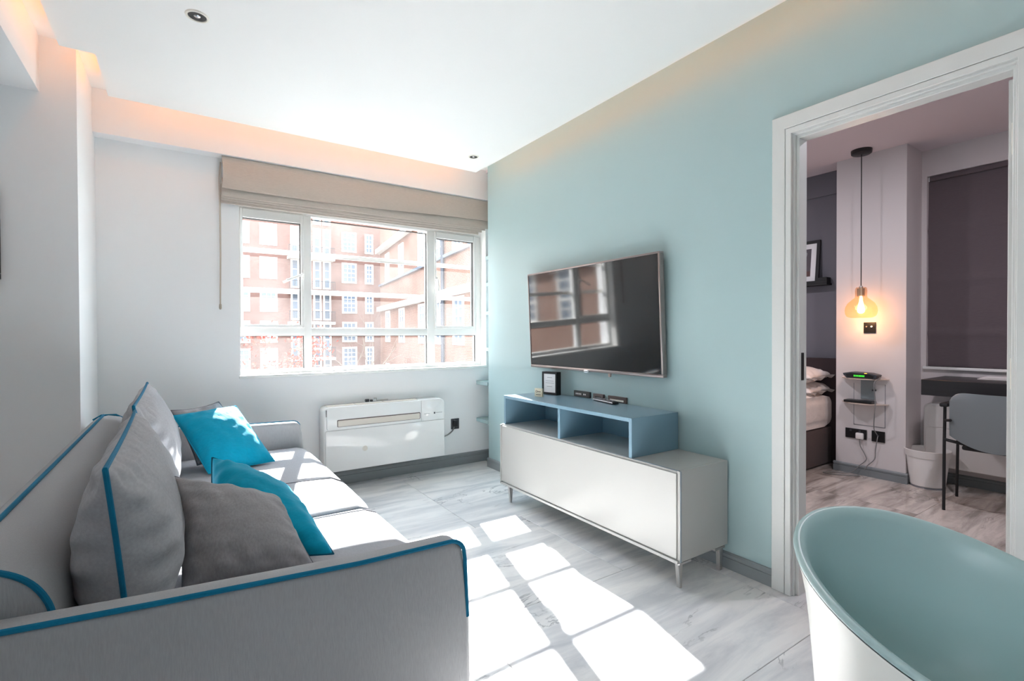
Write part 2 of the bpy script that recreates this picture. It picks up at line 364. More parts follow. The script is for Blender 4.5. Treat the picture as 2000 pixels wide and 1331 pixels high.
# --- walls
WX0, WX1, WZ0, WZ1 = 0.33, 2.31, 0.866, 2.25            # living-room window opening
def multi(*bs):
    bm = bmesh.new()
    for b_ in bs: box(bm, *b_)
    return bm
struct('wall_back', multi((-1.4, WX0, 3.87, 4.12, 0, 2.75), (WX1, 5.08, 3.87, 4.12, 0, 2.75), (WX0, WX1, 3.87, 4.12, 0, WZ0), (WX0, WX1, 3.87, 4.12, WZ1, 2.75)), 'white_wall', smooth=False)
DY0, DY1, DZ = 0.395, 1.11, 2.02                        # bedroom doorway
struct('wall_right', multi((XW, XW2, DY1, 3.67, 0, 2.75), (XW, XW2, DY0, DY1, DZ, 2.75), (XW, XW2, -2.75, DY0, 0, 2.75)), 'blue_wall', smooth=False)
struct('wall_alcove', multi((2.36, 2.42, 3.67, 3.87, 0, 2.75), (2.28, 2.42, 3.655, 3.67, 0, 2.75)), 'blue_wall', smooth=False)
struct('wall_left', multi((-1.4, -0.428, 3.265, 3.87, 0, 2.75), (-1.5, -1.4, -0.4, 4.12, 0, 2.75), (-2.4, -2.3, -0.7, -0.4, 0, 2.75), (-2.4, -2.3, -2.75, -1.7, 0, 2.75), (-2.4, -2.3, -1.7, -0.7, 0, 0.95), (-2.4, -2.3, -1.7, -0.7, 2.1, 2.75), (-2.3, -1.5, -0.5, -0.4, 0, 2.75)), 'white_wall', smooth=False)  # rear-left opening is added, out of view, to let fill daylight in
struct('wall_rear', multi((-2.4, 2.36, -2.9, -2.75, 0, 2.75)), 'dark_wall', smooth=False)  # unseen wall, its dark paint chosen to cut bounce light
cl = struct('ceiling', B(-2.4, 2.42, -2.9, 4.12, ZC, ZC + 0.14), 'ceiling', smooth=False)
raft = prism(bmesh.new(), [(-0.465, -1.6), (2.045, -1.6), (2.045, 3.585), (-0.335, 3.585), (-0.335, 3.09), (-0.465, 3.09)], 'z', ZR, ZR + 0.06)
part('raft', raft, 'ceiling', cl, smooth=False)
part('raft_core', prism(bmesh.new(), [(-0.3, -1.4), (1.88, -1.4), (1.88, 3.42), (-0.18, 3.42), (-0.18, 2.95), (-0.3, 2.95)], 'z', ZR + 0.06, ZC), 'ceiling', cl, smooth=False)
for a in ((2.046, 2.050, -1.5, 3.55), (-0.30, 2.0, 3.586, 3.590), (-0.34, -0.336, 3.12, 3.55), (-0.47, -0.466, -1.5, 3.06), (-0.45, -0.36, 3.091, 3.095)):
    part('led_strip', B(*a, ZR + 0.044, ZR + 0.058), 'led', cl, smooth=False)
struct('trim_1', B(-0.43, 2.36, 3.77, 3.87, 2.345, ZC), 'white_wall', smooth=False)      # downstand over the window
struct('trim_2', B(-1.4, -0.565, -0.4, 3.265, 2.33, ZC), 'white_wall', smooth=False)     # beam along the left
def skirting(name, axis, a0, a1, at_, h=0.078, t=0.015, sign=-1):
    pr = [(0, 0), (sign * t, 0), (sign * t, h * 0.66), (sign * t * 0.72, h * 0.68), (sign * t * 0.72, h * 0.72), (sign * t, h * 0.74), (sign * t, h * 0.9), (sign * t * 0.5, h), (0, h)]
    poly = [(at_ + p, q) for p, q in pr]
    bm = prism(bmesh.new(), poly, axis, a0, a1)
    return struct(name, bm, 'skirting', smooth=False)
skirting('baseboard_back', 'x', -0.42, 2.40, 3.87, h=0.10)
skirting('baseboard_right', 'y', 1.182, 3.675, XW)
skirting('baseboard_left', 'y', 3.265, 3.85, -0.428, sign=1)
skirting('baseboard_alcove', 'y', 3.68, 3.85, 2.36)

# --- window of the living room
wn = struct('window_1', loc=(1.3, 3.97, 0.86))
FY0, FY1 = 3.97, 4.03
def wbox(name, *a, mm='white_gloss', bev=0.004, par=None): return part(name, B(*a, bev=bev, seg=2), mm, par or wn)
wbox('frame_head', WX0, WX1, FY0, FY1, 2.05, WZ1)
wbox('frame_jamb', WX0, 0.342, FY0, FY1, WZ0, 2.05); wbox('frame_jamb', 2.254, WX1, FY0, FY1, WZ0, 2.05)
wbox('frame_sill', 0.342, 2.254, FY0, FY1, WZ0, 0.898)
wbox('transom', 0.342, 2.254, FY0, FY1, 1.144, 1.203)
wbox('mullion', 0.767, 0.822, FY0 - 0.003, FY1, 0.898, 2.05); wbox('mullion', 1.772, 1.842, FY0 - 0.003, FY1, 0.898, 2.05)
wbox('window_board', WX0 - 0.006, WX1, 3.858, 3.972, 0.846, 0.868, bev=0.006)
wbox('reveal_lining', WX0, WX0 + 0.004, 3.872, FY0, 0.868, WZ1, bev=0.0); wbox('reveal_lining', WX1 - 0.004, WX1, 3.872, FY0, 0.868, WZ1, bev=0.0)
def pane(x0, x1, z0, z1, y=4.0, par=None):
    part('pane', B(x0 - 0.004, x1 + 0.004, y - 0.002, y + 0.002, z0 - 0.004, z1 + 0.004), 'glass', par or wn, smooth=False)
    bm = bmesh.new(); g = 0.005
    for q in ((x0, x1, z1 - g, z1), (x1 - g, x1, z0, z1)): box(bm, q[0], q[1], y - 0.02, y - 0.004, q[2], q[3])
    part('gasket', bm, 'gasket', par or wn, smooth=False)
pane(0.822, 1.772, 1.203, 2.03); pane(0.342, 0.767, 0.898, 1.144); pane(0.822, 1.772, 0.898, 1.144); pane(1.842, 2.254, 0.898, 1.144)
def casement(x0, x1, z0, z1, xo0, xo1, zo0, zo1, hx, hz, flip):
    bm = bmesh.new()
    for q in ((xo0, x0, zo0, zo1), (x1, xo1, zo0, zo1), (x0, x1, zo0, z0), (x0, x1, z1, zo1)): box(bm, q[0], q[1], 3.955, 4.02, q[2], q[3], 0.003, 1)
    c_ = part('casement', bm, 'white_gloss', wn)
    part('pane', B(x0 - 0.004, x1 + 0.004, 3.998, 4.002, z0 - 0.004, z1 + 0.004), 'glass', c_, smooth=False)
    bm = bmesh.new(); g = 0.005
    for q in ((x0, x1, z1 - g, z1), (x1 - g, x1, z0, z1)): box(bm, q[0], q[1], 3.965, 3.995, q[2], q[3])
    part('gasket', bm, 'gasket', c_, smooth=False)
    bm = box(bmesh.new(), hx - 0.012, hx + 0.012, 3.944, 3.956, hz - 0.035, hz + 0.035, 0.003)
    if flip: tube(bm, [(hx, 3.945, hz), (hx, 3.925, hz), (hx - 0.05, 3.92, hz - 0.025), (hx - 0.115, 3.92, hz - 0.055)], [0.008, 0.008, 0.007, 0.011], 8)
    else: tube(bm, [(hx, 3.945, hz + 0.01), (hx, 3.92, hz + 0.01), (hx + 0.005, 3.915, hz - 0.05), (hx + 0.006, 3.915, hz - 0.09)], [0.008, 0.008, 0.007, 0.009], 8)
    part('window_handle', bm, 'white_gloss', c_)
casement(0.362, 0.745, 1.226, 1.985, 0.344, 0.767, 1.203, 2.05, 0.756, 1.605, True)
casement(1.856, 2.227, 1.225, 1.995, 1.842, 2.252, 1.203, 2.05, 1.849, 1.62, False)
for z in (1.776, 1.484):
    bm = box(bmesh.new(), 0.2, 2.5, 4.045, 4.057, z - 0.018 - 0.004, z + 0.018 - 0.004, 0.003)
    for x in (0.26, 2.44): box(bm, x, x + 0.02, 4.05, 4.13, z - 0.012, z + 0.004)
    tag(part('guard_rail', bm, 'bar'), 'white painted guard rail across the outside of the window, the %s of the two' % ('upper' if z > 1.6 else 'lower'), 'rail', 'guard rails outside the window')

# --- doorway to the bedroom
dr = struct('door_1', loc=(XW, 0.8, 0))
def frame_u(name, x0, x1, yo0, yo1, zo, yi0, yi1, zi, mm='casing', bev=0.002):
    """casing around the opening: outline (yo0..yo1, 0..zo) minus (yi0..yi1, 0..zi)"""
    poly = [(yo0, 0), (yo0, zo), (yo1, zo), (yo1, 0), (yi1, 0), (yi1, zi), (yi0, zi), (yi0, 0)]
    return part(name, prism(bmesh.new(), poly, 'x', x0, x1, bev, 1), mm, dr)
frame_u('casing', XW - 0.024, XW + 0.005, 0.350, 1.182, 2.093, 0.381, 1.1255, 2.034)
frame_u('casing_inner', XW - 0.024, XW - 0.001, 0.383, 1.1235, 2.032, 0.407, 1.099, 2.008)
frame_u('jamb_lining', XW - 0.006, XW2 + 0.005, 0.401, 1.106, 2.016, 0.414, 1.0925, 2.0005)
frame_u('door_stop', XW + 0.010, XW2 + 0.0045, 0.410, 1.098, 2.006, 0.424, 1.0805, 1.988)
part('strike_plate', B(XW + 0.028, XW + 0.05, 1.0785, 1.081, 0.94, 1.06, bev=0.001, seg=1), 'black', dr, 'black strike plate')
lf = part('door_leaf', B(XW + 0.088, XW + 0.088 + 0.72, 0.410, 0.449, 0.006, 1.985, bev=0.002, seg=1), 'casing', dr)
for z in (1.788, 1.005, 0.25):
    bm = box(bmesh.new(), XW + 0.084, XW + 0.089, 0.414, 0.440, z - 0.052, z + 0.052, 0.001, 1)
    tube(bm, [(XW + 0.081, 0.413, z - 0.052), (XW + 0.081, 0.413, z + 0.052)], 0.006, 10)
    part('hinge', bm, 'pale_ring', lf, 'cream coloured hinge plate')
    for dz in (-0.02, 0.02): part('screw', T([(XW + 0.0845, 0.432, z + dz), (XW + 0.0832, 0.432, z + dz)], 0.0035, 8), 'steel', lf)
bm = tube(bmesh.new(), [(XW + 0.74, 0.449, 1.0), (XW + 0.74, 0.50, 1.0), (XW + 0.63, 0.50, 1.0)], 0.009, 10)
part('door_handle', bm, 'black', lf)

# --- bedroom shell
BZ = 2.58
struct('wall_bedroom_pier', B(4.56, 4.95, 1.44, 1.92, 0, BZ), 'bed_white_wall', smooth=False)
BW0, BW1, BWZ0, BWZ1 = -0.3, 1.408, 0.885, 2.375
struct('wall_bedroom_window', multi((4.87, 5.08, BW1, 1.44, 0, BZ), (4.87, 5.08, -0.7, BW0, 0, BZ), (4.87, 5.08, BW0, BW1, 0, BWZ0), (4.87, 5.08, BW0, BW1, BWZ1, BZ)), 'bed_white_wall', smooth=False)
struct('wall_bedroom_far', multi((4.9, 5.08, 1.92, 3.86, 0, 2.7)), 'dark_wall', smooth=False)
struct('trim_3', B(4.885, 4.9, 1.92, 3.72, 2.405, 2.62), 'dark_wall', smooth=False)
struct('wall_bedroom_side', multi((2.42, 5.08, 3.72, 3.86, 0, 2.75), (2.28, 5.08, -0.85, -0.7, 0, 2.75)), 'bed_white_wall', smooth=False)
struct('ceiling_bedroom', multi((2.25, 5.08, -0.85, 1.92, BZ, BZ + 0.14), (2.25, 4.56, 1.92, 3.86, BZ, BZ + 0.14), (4.56, 5.08, 1.92, 3.86, BZ + 0.03, BZ + 0.14)), 'bed_ceiling', smooth=False)
skirting('baseboard_pier', 'y', 1.425, 1.935, 4.56)
skirting('baseboard_window_wall', 'y', -0.6, 1.42, 4.87)
def skx(name, a0, a1, at_, sign):
    return skirting(name, 'x', a0, a1, at_, sign=sign)
skx('baseboard_pier_side', 4.5605, 4.86, 1.44, -1)
w2 = struct('window_2', loc=(4.95, 0.55, BWZ0))
bm = bmesh.new()
for q in ((BW0, BW1, BWZ0, BWZ0 + 0.05), (BW0, BW1, BWZ1 - 0.05, BWZ1), (BW0, BW0 + 0.05, BWZ0, BWZ1), (BW1 - 0.05, BW1, BWZ0, BWZ1), (0.52, 0.58, BWZ0, BWZ1)): box(bm, 5.0, 5.06, q[0], q[1], q[2], q[3])
part('window_frame', bm, 'white_gloss', w2, smooth=False)
part('pane', B(5.028, 5.032, BW0 + 0.04, BW1 - 0.04, BWZ0 + 0.04, BWZ1 - 0.04), 'glass', w2, smooth=False)
part('window_board', B(4.845, 5.0, BW0 - 0.02, BW1 + 0.015, BWZ0 - 0.022, BWZ0, bev=0.004), 'white_gloss', w2)
rb = thing('roller_blind', (4.92, 0.55, BWZ0), 'dark aubergine fabric blind drawn down over the bedroom window', 'blind')
pts = []
for i in range(57):
    zz = BWZ0 + 0.001 + (BWZ1 - 0.035 - BWZ0 - 0.001) * i / 56
    d = 0.0
    for zs in (1.14, 1.55, 1.95):
        d += 0.010 * math.exp(-((zz - zs) / 0.02) ** 2)
    pts.append((4.905 - d + 0.004 * math.sin(zz * 9), zz))
poly = pts + [(x + 0.004, zq) for x, zq in reversed(pts)]
part('cloth', prism(bmesh.new(), poly, 'y', BW0, BW1), 'roller', rb)
part('head_rail', B(4.885, 4.935, BW0 + 0.01, BW1 - 0.01, BWZ1 - 0.04, BWZ1 - 0.002, bev=0.004), 'roller', rb)

# ================================================================== LIVING ROOM THINGS
# --- roman blind
bl = thing('roman_blind', (1.25, 3.80, 2.2), 'taupe fabric roman blind drawn up in folds above the living room window', 'blind')
def blind_sheet(x0, x1, z0, z1, y, thick, amp, seed, sag=0.0, left_pull=0.0, tilt=0.0):
    rnd = random.Random(seed); ph = [rnd.uniform(0, 6.28) for _ in range(4)]; bm = bmesh.new(); nx, nz_ = 60, 10; V = []
    for s in (0, 1):
        g = []
        for i in range(nx + 1):
            u = i / nx; col = []
            for j in range(nz_ + 1):
                v = j / nz_; x = x0 + (x1 - x0) * u; zz = z1 + (z0 + tilt * u - z1) * v
                zz += -sag * math.sin(u * math.pi) * v + amp * 0.3 * v * math.sin(7 * u + ph[2])
                yy = y - amp * v * (0.6 + 0.4 * math.sin(9 * u + ph[0]) + 0.3 * math.sin(23 * u + ph[1])) * math.sin(v * 2.6) + s * thick
                if left_pull: x += left_pull * math.sin(v * math.pi) * max(0, 1 - u * 12)
                col.append(bm.verts.new((x, yy, zz)))
            g.append(col)
        V.append(g)
    for s in (0, 1):
        for i in range(nx):
            for j in range(nz_):
                q = (V[s][i][j], V[s][i + 1][j], V[s][i + 1][j + 1], V[s][i][j + 1]); bm.faces.new(q if s == 0 else q[::-1])
    for i in range(nx):
        for j in (0, nz_): bm.faces.new((V[0][i][j], V[1][i][j], V[1][i + 1][j], V[0][i + 1][j]))
    for j in range(nz_):
        for i in (0, nx): bm.faces.new((V[0][i][j], V[0][i][j + 1], V[1][i][j + 1], V[1][i][j]))
    return bm
BX0, BX1 = 0.228, 2.30
part('valance', blind_sheet(BX0, BX1, 2.124, 2.340, 3.792, 0.008, 0.016, 3, 0.006, 0.008, 0.040), 'blind', bl)
part('fold', blind_sheet(BX0, BX1, 2.080, 2.20, 3.806, 0.010, 0.008, 5, 0.004, 0.0, 0.018), 'blind', bl)
for i in range(3):
    part('fold', blind_sheet(BX0 - 0.004, BX1 - 0.03 * (i + 1), 2.067 - i * 0.0135, 2.16, 3.817 + i * 0.011, 0.009, 0.006, 8 + i, 0.004, 0.0, 0.014 - 0.004 * i), 'blind', bl)
part('head_rail', B(BX0 + 0.004, BX1 - 0.004, 3.81, 3.868, 2.31, 2.343, bev=0.003), 'blind', bl)
bm = tube(bmesh.new(), [(0.222, 3.835, 2.31), (0.214, 3.83, 2.2), (0.216, 3.838, 2.08), (0.217, 3.845, 1.7), (0.214, 3.848, 1.36)], 0.0028, 6)
tube(bm, [(0.226, 3.84, 2.31), (0.222, 3.842, 2.08), (0.222, 3.848, 1.7), (0.218, 3.850, 1.36)], 0.0022, 6)
lathe(bm, [(0.003, 0), (0.007, -0.006), (0.008, -0.03), (0.004, -0.04)], (0.216, 3.849, 1.362), 10)
part('pull_cord', bm, 'cord', bl)

# --- air conditioner under the window
AX0, AX1, AY, AZ0, AZ1 = 0.845, 1.81, 3.71, 0.142, 0.622
ac = thing('air_conditioner', (1.33, 3.87, AZ0), 'white wall mounted air conditioner unit below the living room window', 'air conditioner')
bm = prism(bmesh.new(), rounded(AX0, AX1, AZ0, AZ1, 0.045, 6, (1, 1, 0, 0)), 'y', AY + 0.012, 3.868, 0.012, 3)
part('body', bm, 'ac', ac)
bm = prism(bmesh.new(), rounded(AX0 + 0.012, AX1 - 0.004, AZ0, 0.446, 0.01, 3), 'y', AY, AY + 0.03, 0.004, 2)
part('front_panel', bm, 'ac', ac)
bm = prism(bmesh.new(), rounded(AX0 + 0.022, 1.60, 0.449, AZ1 - 0.005, 0.02, 5, (0, 1, 1, 0)), 'y', AY - 0.002, AY + 0.03, 0.004, 2)
part('outlet_panel', bm, 'ac', ac)
bm = prism(bmesh.new(), rounded(1.602, AX1 - 0.004, 0.449, AZ1 - 0.005, 0.035, 5, (1, 0, 0, 0)), 'y', AY, AY + 0.03, 0.004, 2)
part('control_panel', bm, 'ac', ac)
part('outlet_slot', prism(bmesh.new(), rounded(0.938, 1.59, 0.470, 0.524, 0.008, 3), 'y', AY - 0.0035, AY + 0.01), 'dark_plate', ac, smooth=False)
part('outlet_flap', prism(bmesh.new(), rounded(0.943, 1.585, 0.473, 0.517, 0.006, 3), 'y', AY - 0.006, AY + 0.01, 0.002, 2), 'ac_shade', ac, 'cream outlet flap')
for a, b_ in ((0.875, 1.08), (1.09, 1.30), (1.31, 1.58)):
    part('top_grille', B(a, b_, AY + 0.02, AY + 0.085, AZ1 - 0.004, AZ1 + 0.003, bev=0.001, seg=1), 'ac_shade', ac, 'cream top grille')
part('side_vent', prism(bmesh.new(), [(AY + 0.004, 0.60), (AY + 0.018, 0.60), (AY + 0.010, 0.55)], 'x', AX0 + 0.017, AX0 + 0.024), 'dark_plate', ac, smooth=False)
part('badge', B(1.71, 1.722, AY - 0.0015, AY, 0.500, 0.514), 'dark_grey', ac, smooth=False)
bm = bmesh.new()
for i in range(9):
    x = 1.728 + i * 0.0065; box(bm, x, x + 0.004, AY - 0.001, AY, 0.505, 0.5095)
for i in range(7):
    x = 1.625 + i * 0.0075; box(bm, x, x + 0.004, AY - 0.001, AY, 0.503, 0.508)
part('lettering', bm, 'print', ac, smooth=False)['kind'] = 'stuff'
part('sensor_button', lathe(bmesh.new(), [(0.0001, 0), (0.018, 0), (0.02, 0.004), (0.02, 0.006)], (0, 0, 0), 24), 'ac_shade', ac, local=True)
o = bpy.data.objects['sensor_button']; o.rotation_euler = (math.pi / 2, 0, 0); o.location = (1.143 - 1.33, AY + 0.004 - 3.87, 0.29 - AZ0); o.scale = (1, 1, 0.8)
part('power_cord', T(smooth([(1.80, 3.82, 0.27), (1.83, 3.852, 0.268), (1.90, 3.858, 0.275), (1.955, 3.858, 0.31), (1.975, 3.858, 0.36), (1.975, 3.853, 0.40)]), 0.006, 8), 'cable_grey', ac)
so1 = thing('wall_socket', (1.98, 3.87, 0.36), 'dark grey square socket on the white wall right of the air conditioner', 'socket')
part('plate', B(1.945, 2.022, 3.862, 3.87, 0.320, 0.412, bev=0.002), 'dark_grey', so1)
part('plug', B(1.956, 1.996, 3.838, 3.863, 0.345, 0.395, bev=0.006), 'black', so1)
clip = thing('metal_bracket', (1.3, 3.82, AZ1), 'small dark metal bracket lying on top of the air conditioner', 'bracket')
bm = tube(bmesh.new(), [(1.185, 3.84, AZ1 + 0.012), (1.215, 3.84, AZ1 + 0.012)], 0.011, 10)
box(bm, 1.225, 1.245, 3.83, 3.85, AZ1 + 0.002, AZ1 + 0.016, 0.002)
part('knob', bm, 'dark_grey', clip)
bm = tube(bmesh.new(), [(1.255, 3.84, AZ1 + 0.026), (1.275, 3.84, AZ1 + 0.026), (1.278, 3.84, AZ1 + 0.006), (1.37, 3.84, AZ1 + 0.008)], 0.004, 8)
part('rod', bm, 'steel', clip)

# --- alcove shelves behind the blue wall's end
for i, (z, x0) in enumerate(((0.733, 2.20), (0.40, 2.20), (1.03, 2.30), (1.36, 2.30), (1.62, 2.30), (1.86, 2.30))):
    nm = ('lower blue painted alcove shelf beside the right wall end, the one near the socket height', 'upper blue painted alcove shelf beside the right wall end, just below the window board',
          'thin shelf edge right of the window, lowest of four above the window board', 'thin shelf edge in the alcove right of the window, second of four from below', 'thin shelf edge in the alcove right of the window, third of four from below', 'thin shelf edge in the alcove right of the window, topmost below the blind')
    lab = nm[1] if i == 0 else nm[0] if i == 1 else nm[i]
    o = part('alcove_shelf', B(x0, 2.36, 3.675, 3.868, z - 0.033, z, bev=0.002, seg=1), 'blue_wall')
    tag(o, lab, 'shelf', 'shelves in the alcove')

# --- downlights in the raft
for i, (x, y) in enumerate(((0.065, 2.486), (1.851, 3.279))):
    d = thing('downlight', (x, y, ZR), ('recessed round ceiling downlight near the left, larger in view' if i == 0 else 'recessed round ceiling downlight in the far corner by the blue wall'), 'downlight', 'recessed ceiling downlights')
    r0 = 0.045 if i == 0 else 0.04
    part('rim', lathe(bmesh.new(), [(r0 * 0.74, -0.001), (r0 * 0.80, -0.006), (r0 * 0.95, -0.005), (r0, 0.0)], (x, y, ZR), 36, cap=False), 'pale_ring', d)
    part('lens', lathe(bmesh.new(), [(r0 * 0.76, -0.0015), (r0 * 0.6, -0.0005), (r0 * 0.3, 0.0)], (x, y, ZR - 0.001), 28), 'black', d)
    part('reflector', lathe(bmesh.new(), [(r0 * 0.28, -0.002), (r0 * 0.2, -0.004), (r0 * 0.05, -0.005)], (x, y, ZR - 0.001), 18), 'chrome', d)

# --- picture on the pillar, its right edge just in frame
pc = thing('wall_picture', (-0.9, 3.265, 1.63), 'dark framed picture on the white pillar at the far left edge', 'picture')
bm = bmesh.new()
for q in ((-1.1, -0.705, 1.815, 1.843), (-1.1, -0.705, 1.412, 1.44), (-0.735, -0.705, 1.44, 1.815), (-1.1, -1.07, 1.44, 1.815)): box(bm, q[0], q[1], 3.24, 3.264, q[2], q[3], 0.002, 1)
part('frame', bm, 'black_matt', pc); part('mount', B(-1.07, -0.735, 3.252, 3.262, 1.44, 1.815), 'paper', pc, smooth=False)

# --- sofa -------------------------------------------------------------------
sf = thing('sofa', (0.1, 2.32, 0), 'long grey fabric sofa with bright teal piping along the left wall', 'sofa')
def arm_outline(n=6):
    pts = [(-0.422, 0.10), (0.652, 0.10), (0.657, 0.20), (0.654, 0.37), (0.636, 0.53)]
    cx, cz, r = 0.590, 0.541, 0.046
    for k in range(1, n + 1):
        a = math.radians(10 + 84 * k / n); pts.append((cx + r * math.cos(a), cz + r * math.sin(a)))
    pts += [(0.35, 0.592), (-0.05, 0.617), (-0.27, 0.633), (-0.39, 0.640), (-0.420, 0.60)]
    return pts
ao = arm_outline()
for y0, y1, side in ((1.185, 1.255, -1), (3.395, 3.465, 1)):
    a_ = part('arm', prism(bmesh.new(), ao, 'y', y0, y1, 0.018, 3), 'sofa', sf)
    ye = y0 + 0.004 if side < 0 else y1 - 0.004
    pp = [(x + 0.002, ye, zz - 0.001) for x, zz in ao[3:-1]]
    pp = [Vector((0.645 if i == 0 else p[0], p[1], p[2])) for i, p in enumerate(pp)]
    fine = []
    for a, b_ in zip(pp, pp[1:]):
        for t in range(4): fine.append(Vector(a).lerp(Vector(b_), t / 4))
    fine.append(Vector(pp[-1]))
    part('piping', T(fine, 0.0058, 8), 'piping', a_, 'teal piping')
back_prof = [(-0.422, 0.10), (-0.22, 0.10), (-0.205, 0.58), (-0.215, 0.635), (-0.24, 0.68), (-0.28, 0.71), (-0.33, 0.722), (-0.37, 0.715), (-0.402, 0.69), (-0.42, 0.63)]
bk = part('backrest', prism(bmesh.new(), back_prof, 'y', 1.258, 3.392, 0.012, 2), 'sofa', sf)
pr = smooth([(x, 1.262, zz) for x, zz in back_prof[2:-1]])
part('piping', T([(-0.352, 1.26 + (3.392 - 1.26) * i / 20, 0.723) for i in range(21)], 0.0058, 8), 'piping', bk, 'teal piping')
part('piping', T(pr, 0.0058, 8), 'piping', bk, 'teal piping')
part('piping', T([(-0.395, 3.388, 0.70), (-0.36, 3.388, 0.722), (-0.30, 3.388, 0.72), (-0.24, 3.388, 0.68)], 0.0058, 8), 'piping', bk, 'teal piping')
part('base', B(-0.21, 0.655, 1.257, 3.393, 0.10, 0.27, bev=0.015), 'sofa', sf)
for x in (-0.35, 0.57):
    for y in (1.25, 3.40):
        part('leg', lathe(bmesh.new(), [(0.018, 0), (0.026, 0.10)], (x, y, 0.0), 14), 'steel', sf)
def cushion_box(x0, x1, y0, y1, z0, z1, crown=0.02, r=0.05, nx=26, ny=26, wob=0.0, seed=0):
    """soft seat cushion: superellipsoid-like rounded box with a crowned top"""
    bm = bmesh.new(); t = bmesh.new(); bmesh.ops.create_cube(t, size=2)
    bmesh.ops.subdivide_edges(t, edges=t.edges[:], cuts=13, use_grid_fill=True)
    hx, hy, hz = (x1 - x0) / 2, (y1 - y0) / 2, (z1 - z0) / 2
    for v in t.verts:
        p = Vector((v.co.x * hx, v.co.y * hy, v.co.z * hz))
        q = Vector((max(-hx + r, min(hx - r, p.x)), max(-hy + r * 0.6, min(hy - r * 0.6, p.y)), max(-hz + r, min(hz - r, p.z))))
        d = p - q
        if d.length > 1e-6: p = q + d.normalized() * min(r, max(abs(d.x), abs(d.y) * 1.0, abs(d.z)))
        u, vv = p.x / hx, p.y / hy
        c_ = crown * (1 - u ** 4) * (1 - vv ** 4)
        if p.z > 0: p.z += c_
        if p.x > 0: p.x += crown * 0.8 * (1 - vv ** 4) * (1 - (p.z / hz) ** 2) * max(0, u)
        v.co = p + Vector(((x0 + x1) / 2, (y0 + y1) / 2, (z0 + z1) / 2))
    merge(bm, t); return bm
for y0, y1, ys in ((1.262, 2.035, (1.972,)), (2.045, 3.388, (2.49,))):
    s_ = part('seat_cushion', cushion_box(-0.2, 0.665, y0, y1, 0.26, 0.436, 0.016, 0.06), 'seat', sf, angle=60)
    for yv in ys:
        vv = (yv - (y0 + y1) / 2) / ((y1 - y0) / 2); cr_ = 0.016 * (1 - vv ** 4)
        pts = [(x, yv, 0.437 + cr_ * (1 - ((x - 0.2325) / 0.4325) ** 4)) for x in [0.0 + 0.055 * i for i in range(12)]]
        pts += [(0.647, yv, 0.420 + cr_ * 0.3), (0.672, yv, 0.385), (0.680, yv, 0.35)]
        part('seam', T(pts, 0.0024, 6), 'seam', s_)
def pillow(TL, TR, BR, BL, thick, nseg=30, pinch=0.08, pu=2.5, pv=2.5, pw=0.62, wr=0.006, seed=1, back=1.0, taper=0.0, pleat=0.0):
    TL, TR, BR, BL = map(Vector, (TL, TR, BR, BL)); rnd = random.Random(seed)
    nrm = ((TR - BL).cross(TL - BR)).normalized()
    cen = (TL + TR + BR + BL) / 4
    if nrm.dot(Vector((0, 0, 1.14)) - cen) < 0: nrm = -nrm
    ph = [rnd.uniform(0, 6.28) for _ in range(8)]; bm = bmesh.new(); G = []
    def base(u, v):
        uu = u * (1 - pinch * (1 - v * v)); vv = v * (1 - pinch * (1 - u * u))
        a, b_ = (uu + 1) / 2, (vv + 1) / 2
        return (BL * (1 - a) + BR * a) * (1 - b_) + (TL * (1 - a) + TR * a) * b_
    def h(u, v):
        e = max(0, (1 - abs(u) ** pu)) * max(0, (1 - abs(v) ** pv))
        k = e ** pw
        ed = math.exp(-((1 - max(abs(u), abs(v))) / 0.22) ** 2)
        wv = wr * (math.sin(14 * u + ph[0] + 2.0 * math.sin(5 * v + ph[1])) * 0.5 + math.sin(19 * v + ph[2] + 2.0 * math.sin(4 * u + ph[3])) * 0.5) * (0.25 + ed) * min(1, e * 4)
        if pleat: wv += pleat * math.exp(-((1 - abs(v)) / 0.30) ** 2) * min(1, e * 6) * (0.6 * math.sin(46 * u + 2.2 * math.sin(3 * u) + 4 * v) + 0.5 * math.sin(71 * u + ph[4] - 3 * v) * math.sin(5 * u + ph[5]))
        return k * thick / 2 * (1 - taper * (v + 0.2)) + wv
    for s in (1, -1):
        g = []
        for i in range(nseg + 1):
            row = []
            for j in range(nseg + 1):
                u, v = -1 + 2 * i / nseg, -1 + 2 * j / nseg
                u = math.sin(u * math.pi / 2); v = math.sin(v * math.pi / 2)
                if s == -1 and (i in (0, nseg) or j in (0, nseg)): row.append(G[0][i][j]); continue
                row.append(bm.verts.new(base(u, v) + nrm * h(u, v) * (s if s > 0 else -back)))
            g.append(row)
        G.append(g)
    for s in (0, 1):
        for i in range(nseg):
            for j in range(nseg):
                q = (G[s][i][j], G[s][i + 1][j], G[s][i + 1][j + 1], G[s][i][j + 1])
                bm.faces.new(q if s == 0 else q[::-1])
    rim = []
    for k in range(nseg): rim.append(G[0][k][0].co.copy())
    for k in range(nseg): rim.append(G[0][nseg][k].co.copy())
    for k in range(nseg): rim.append(G[0][nseg - k][nseg].co.copy())
    for k in range(nseg): rim.append(G[0][0][nseg - k].co.copy())
    return bm, rim
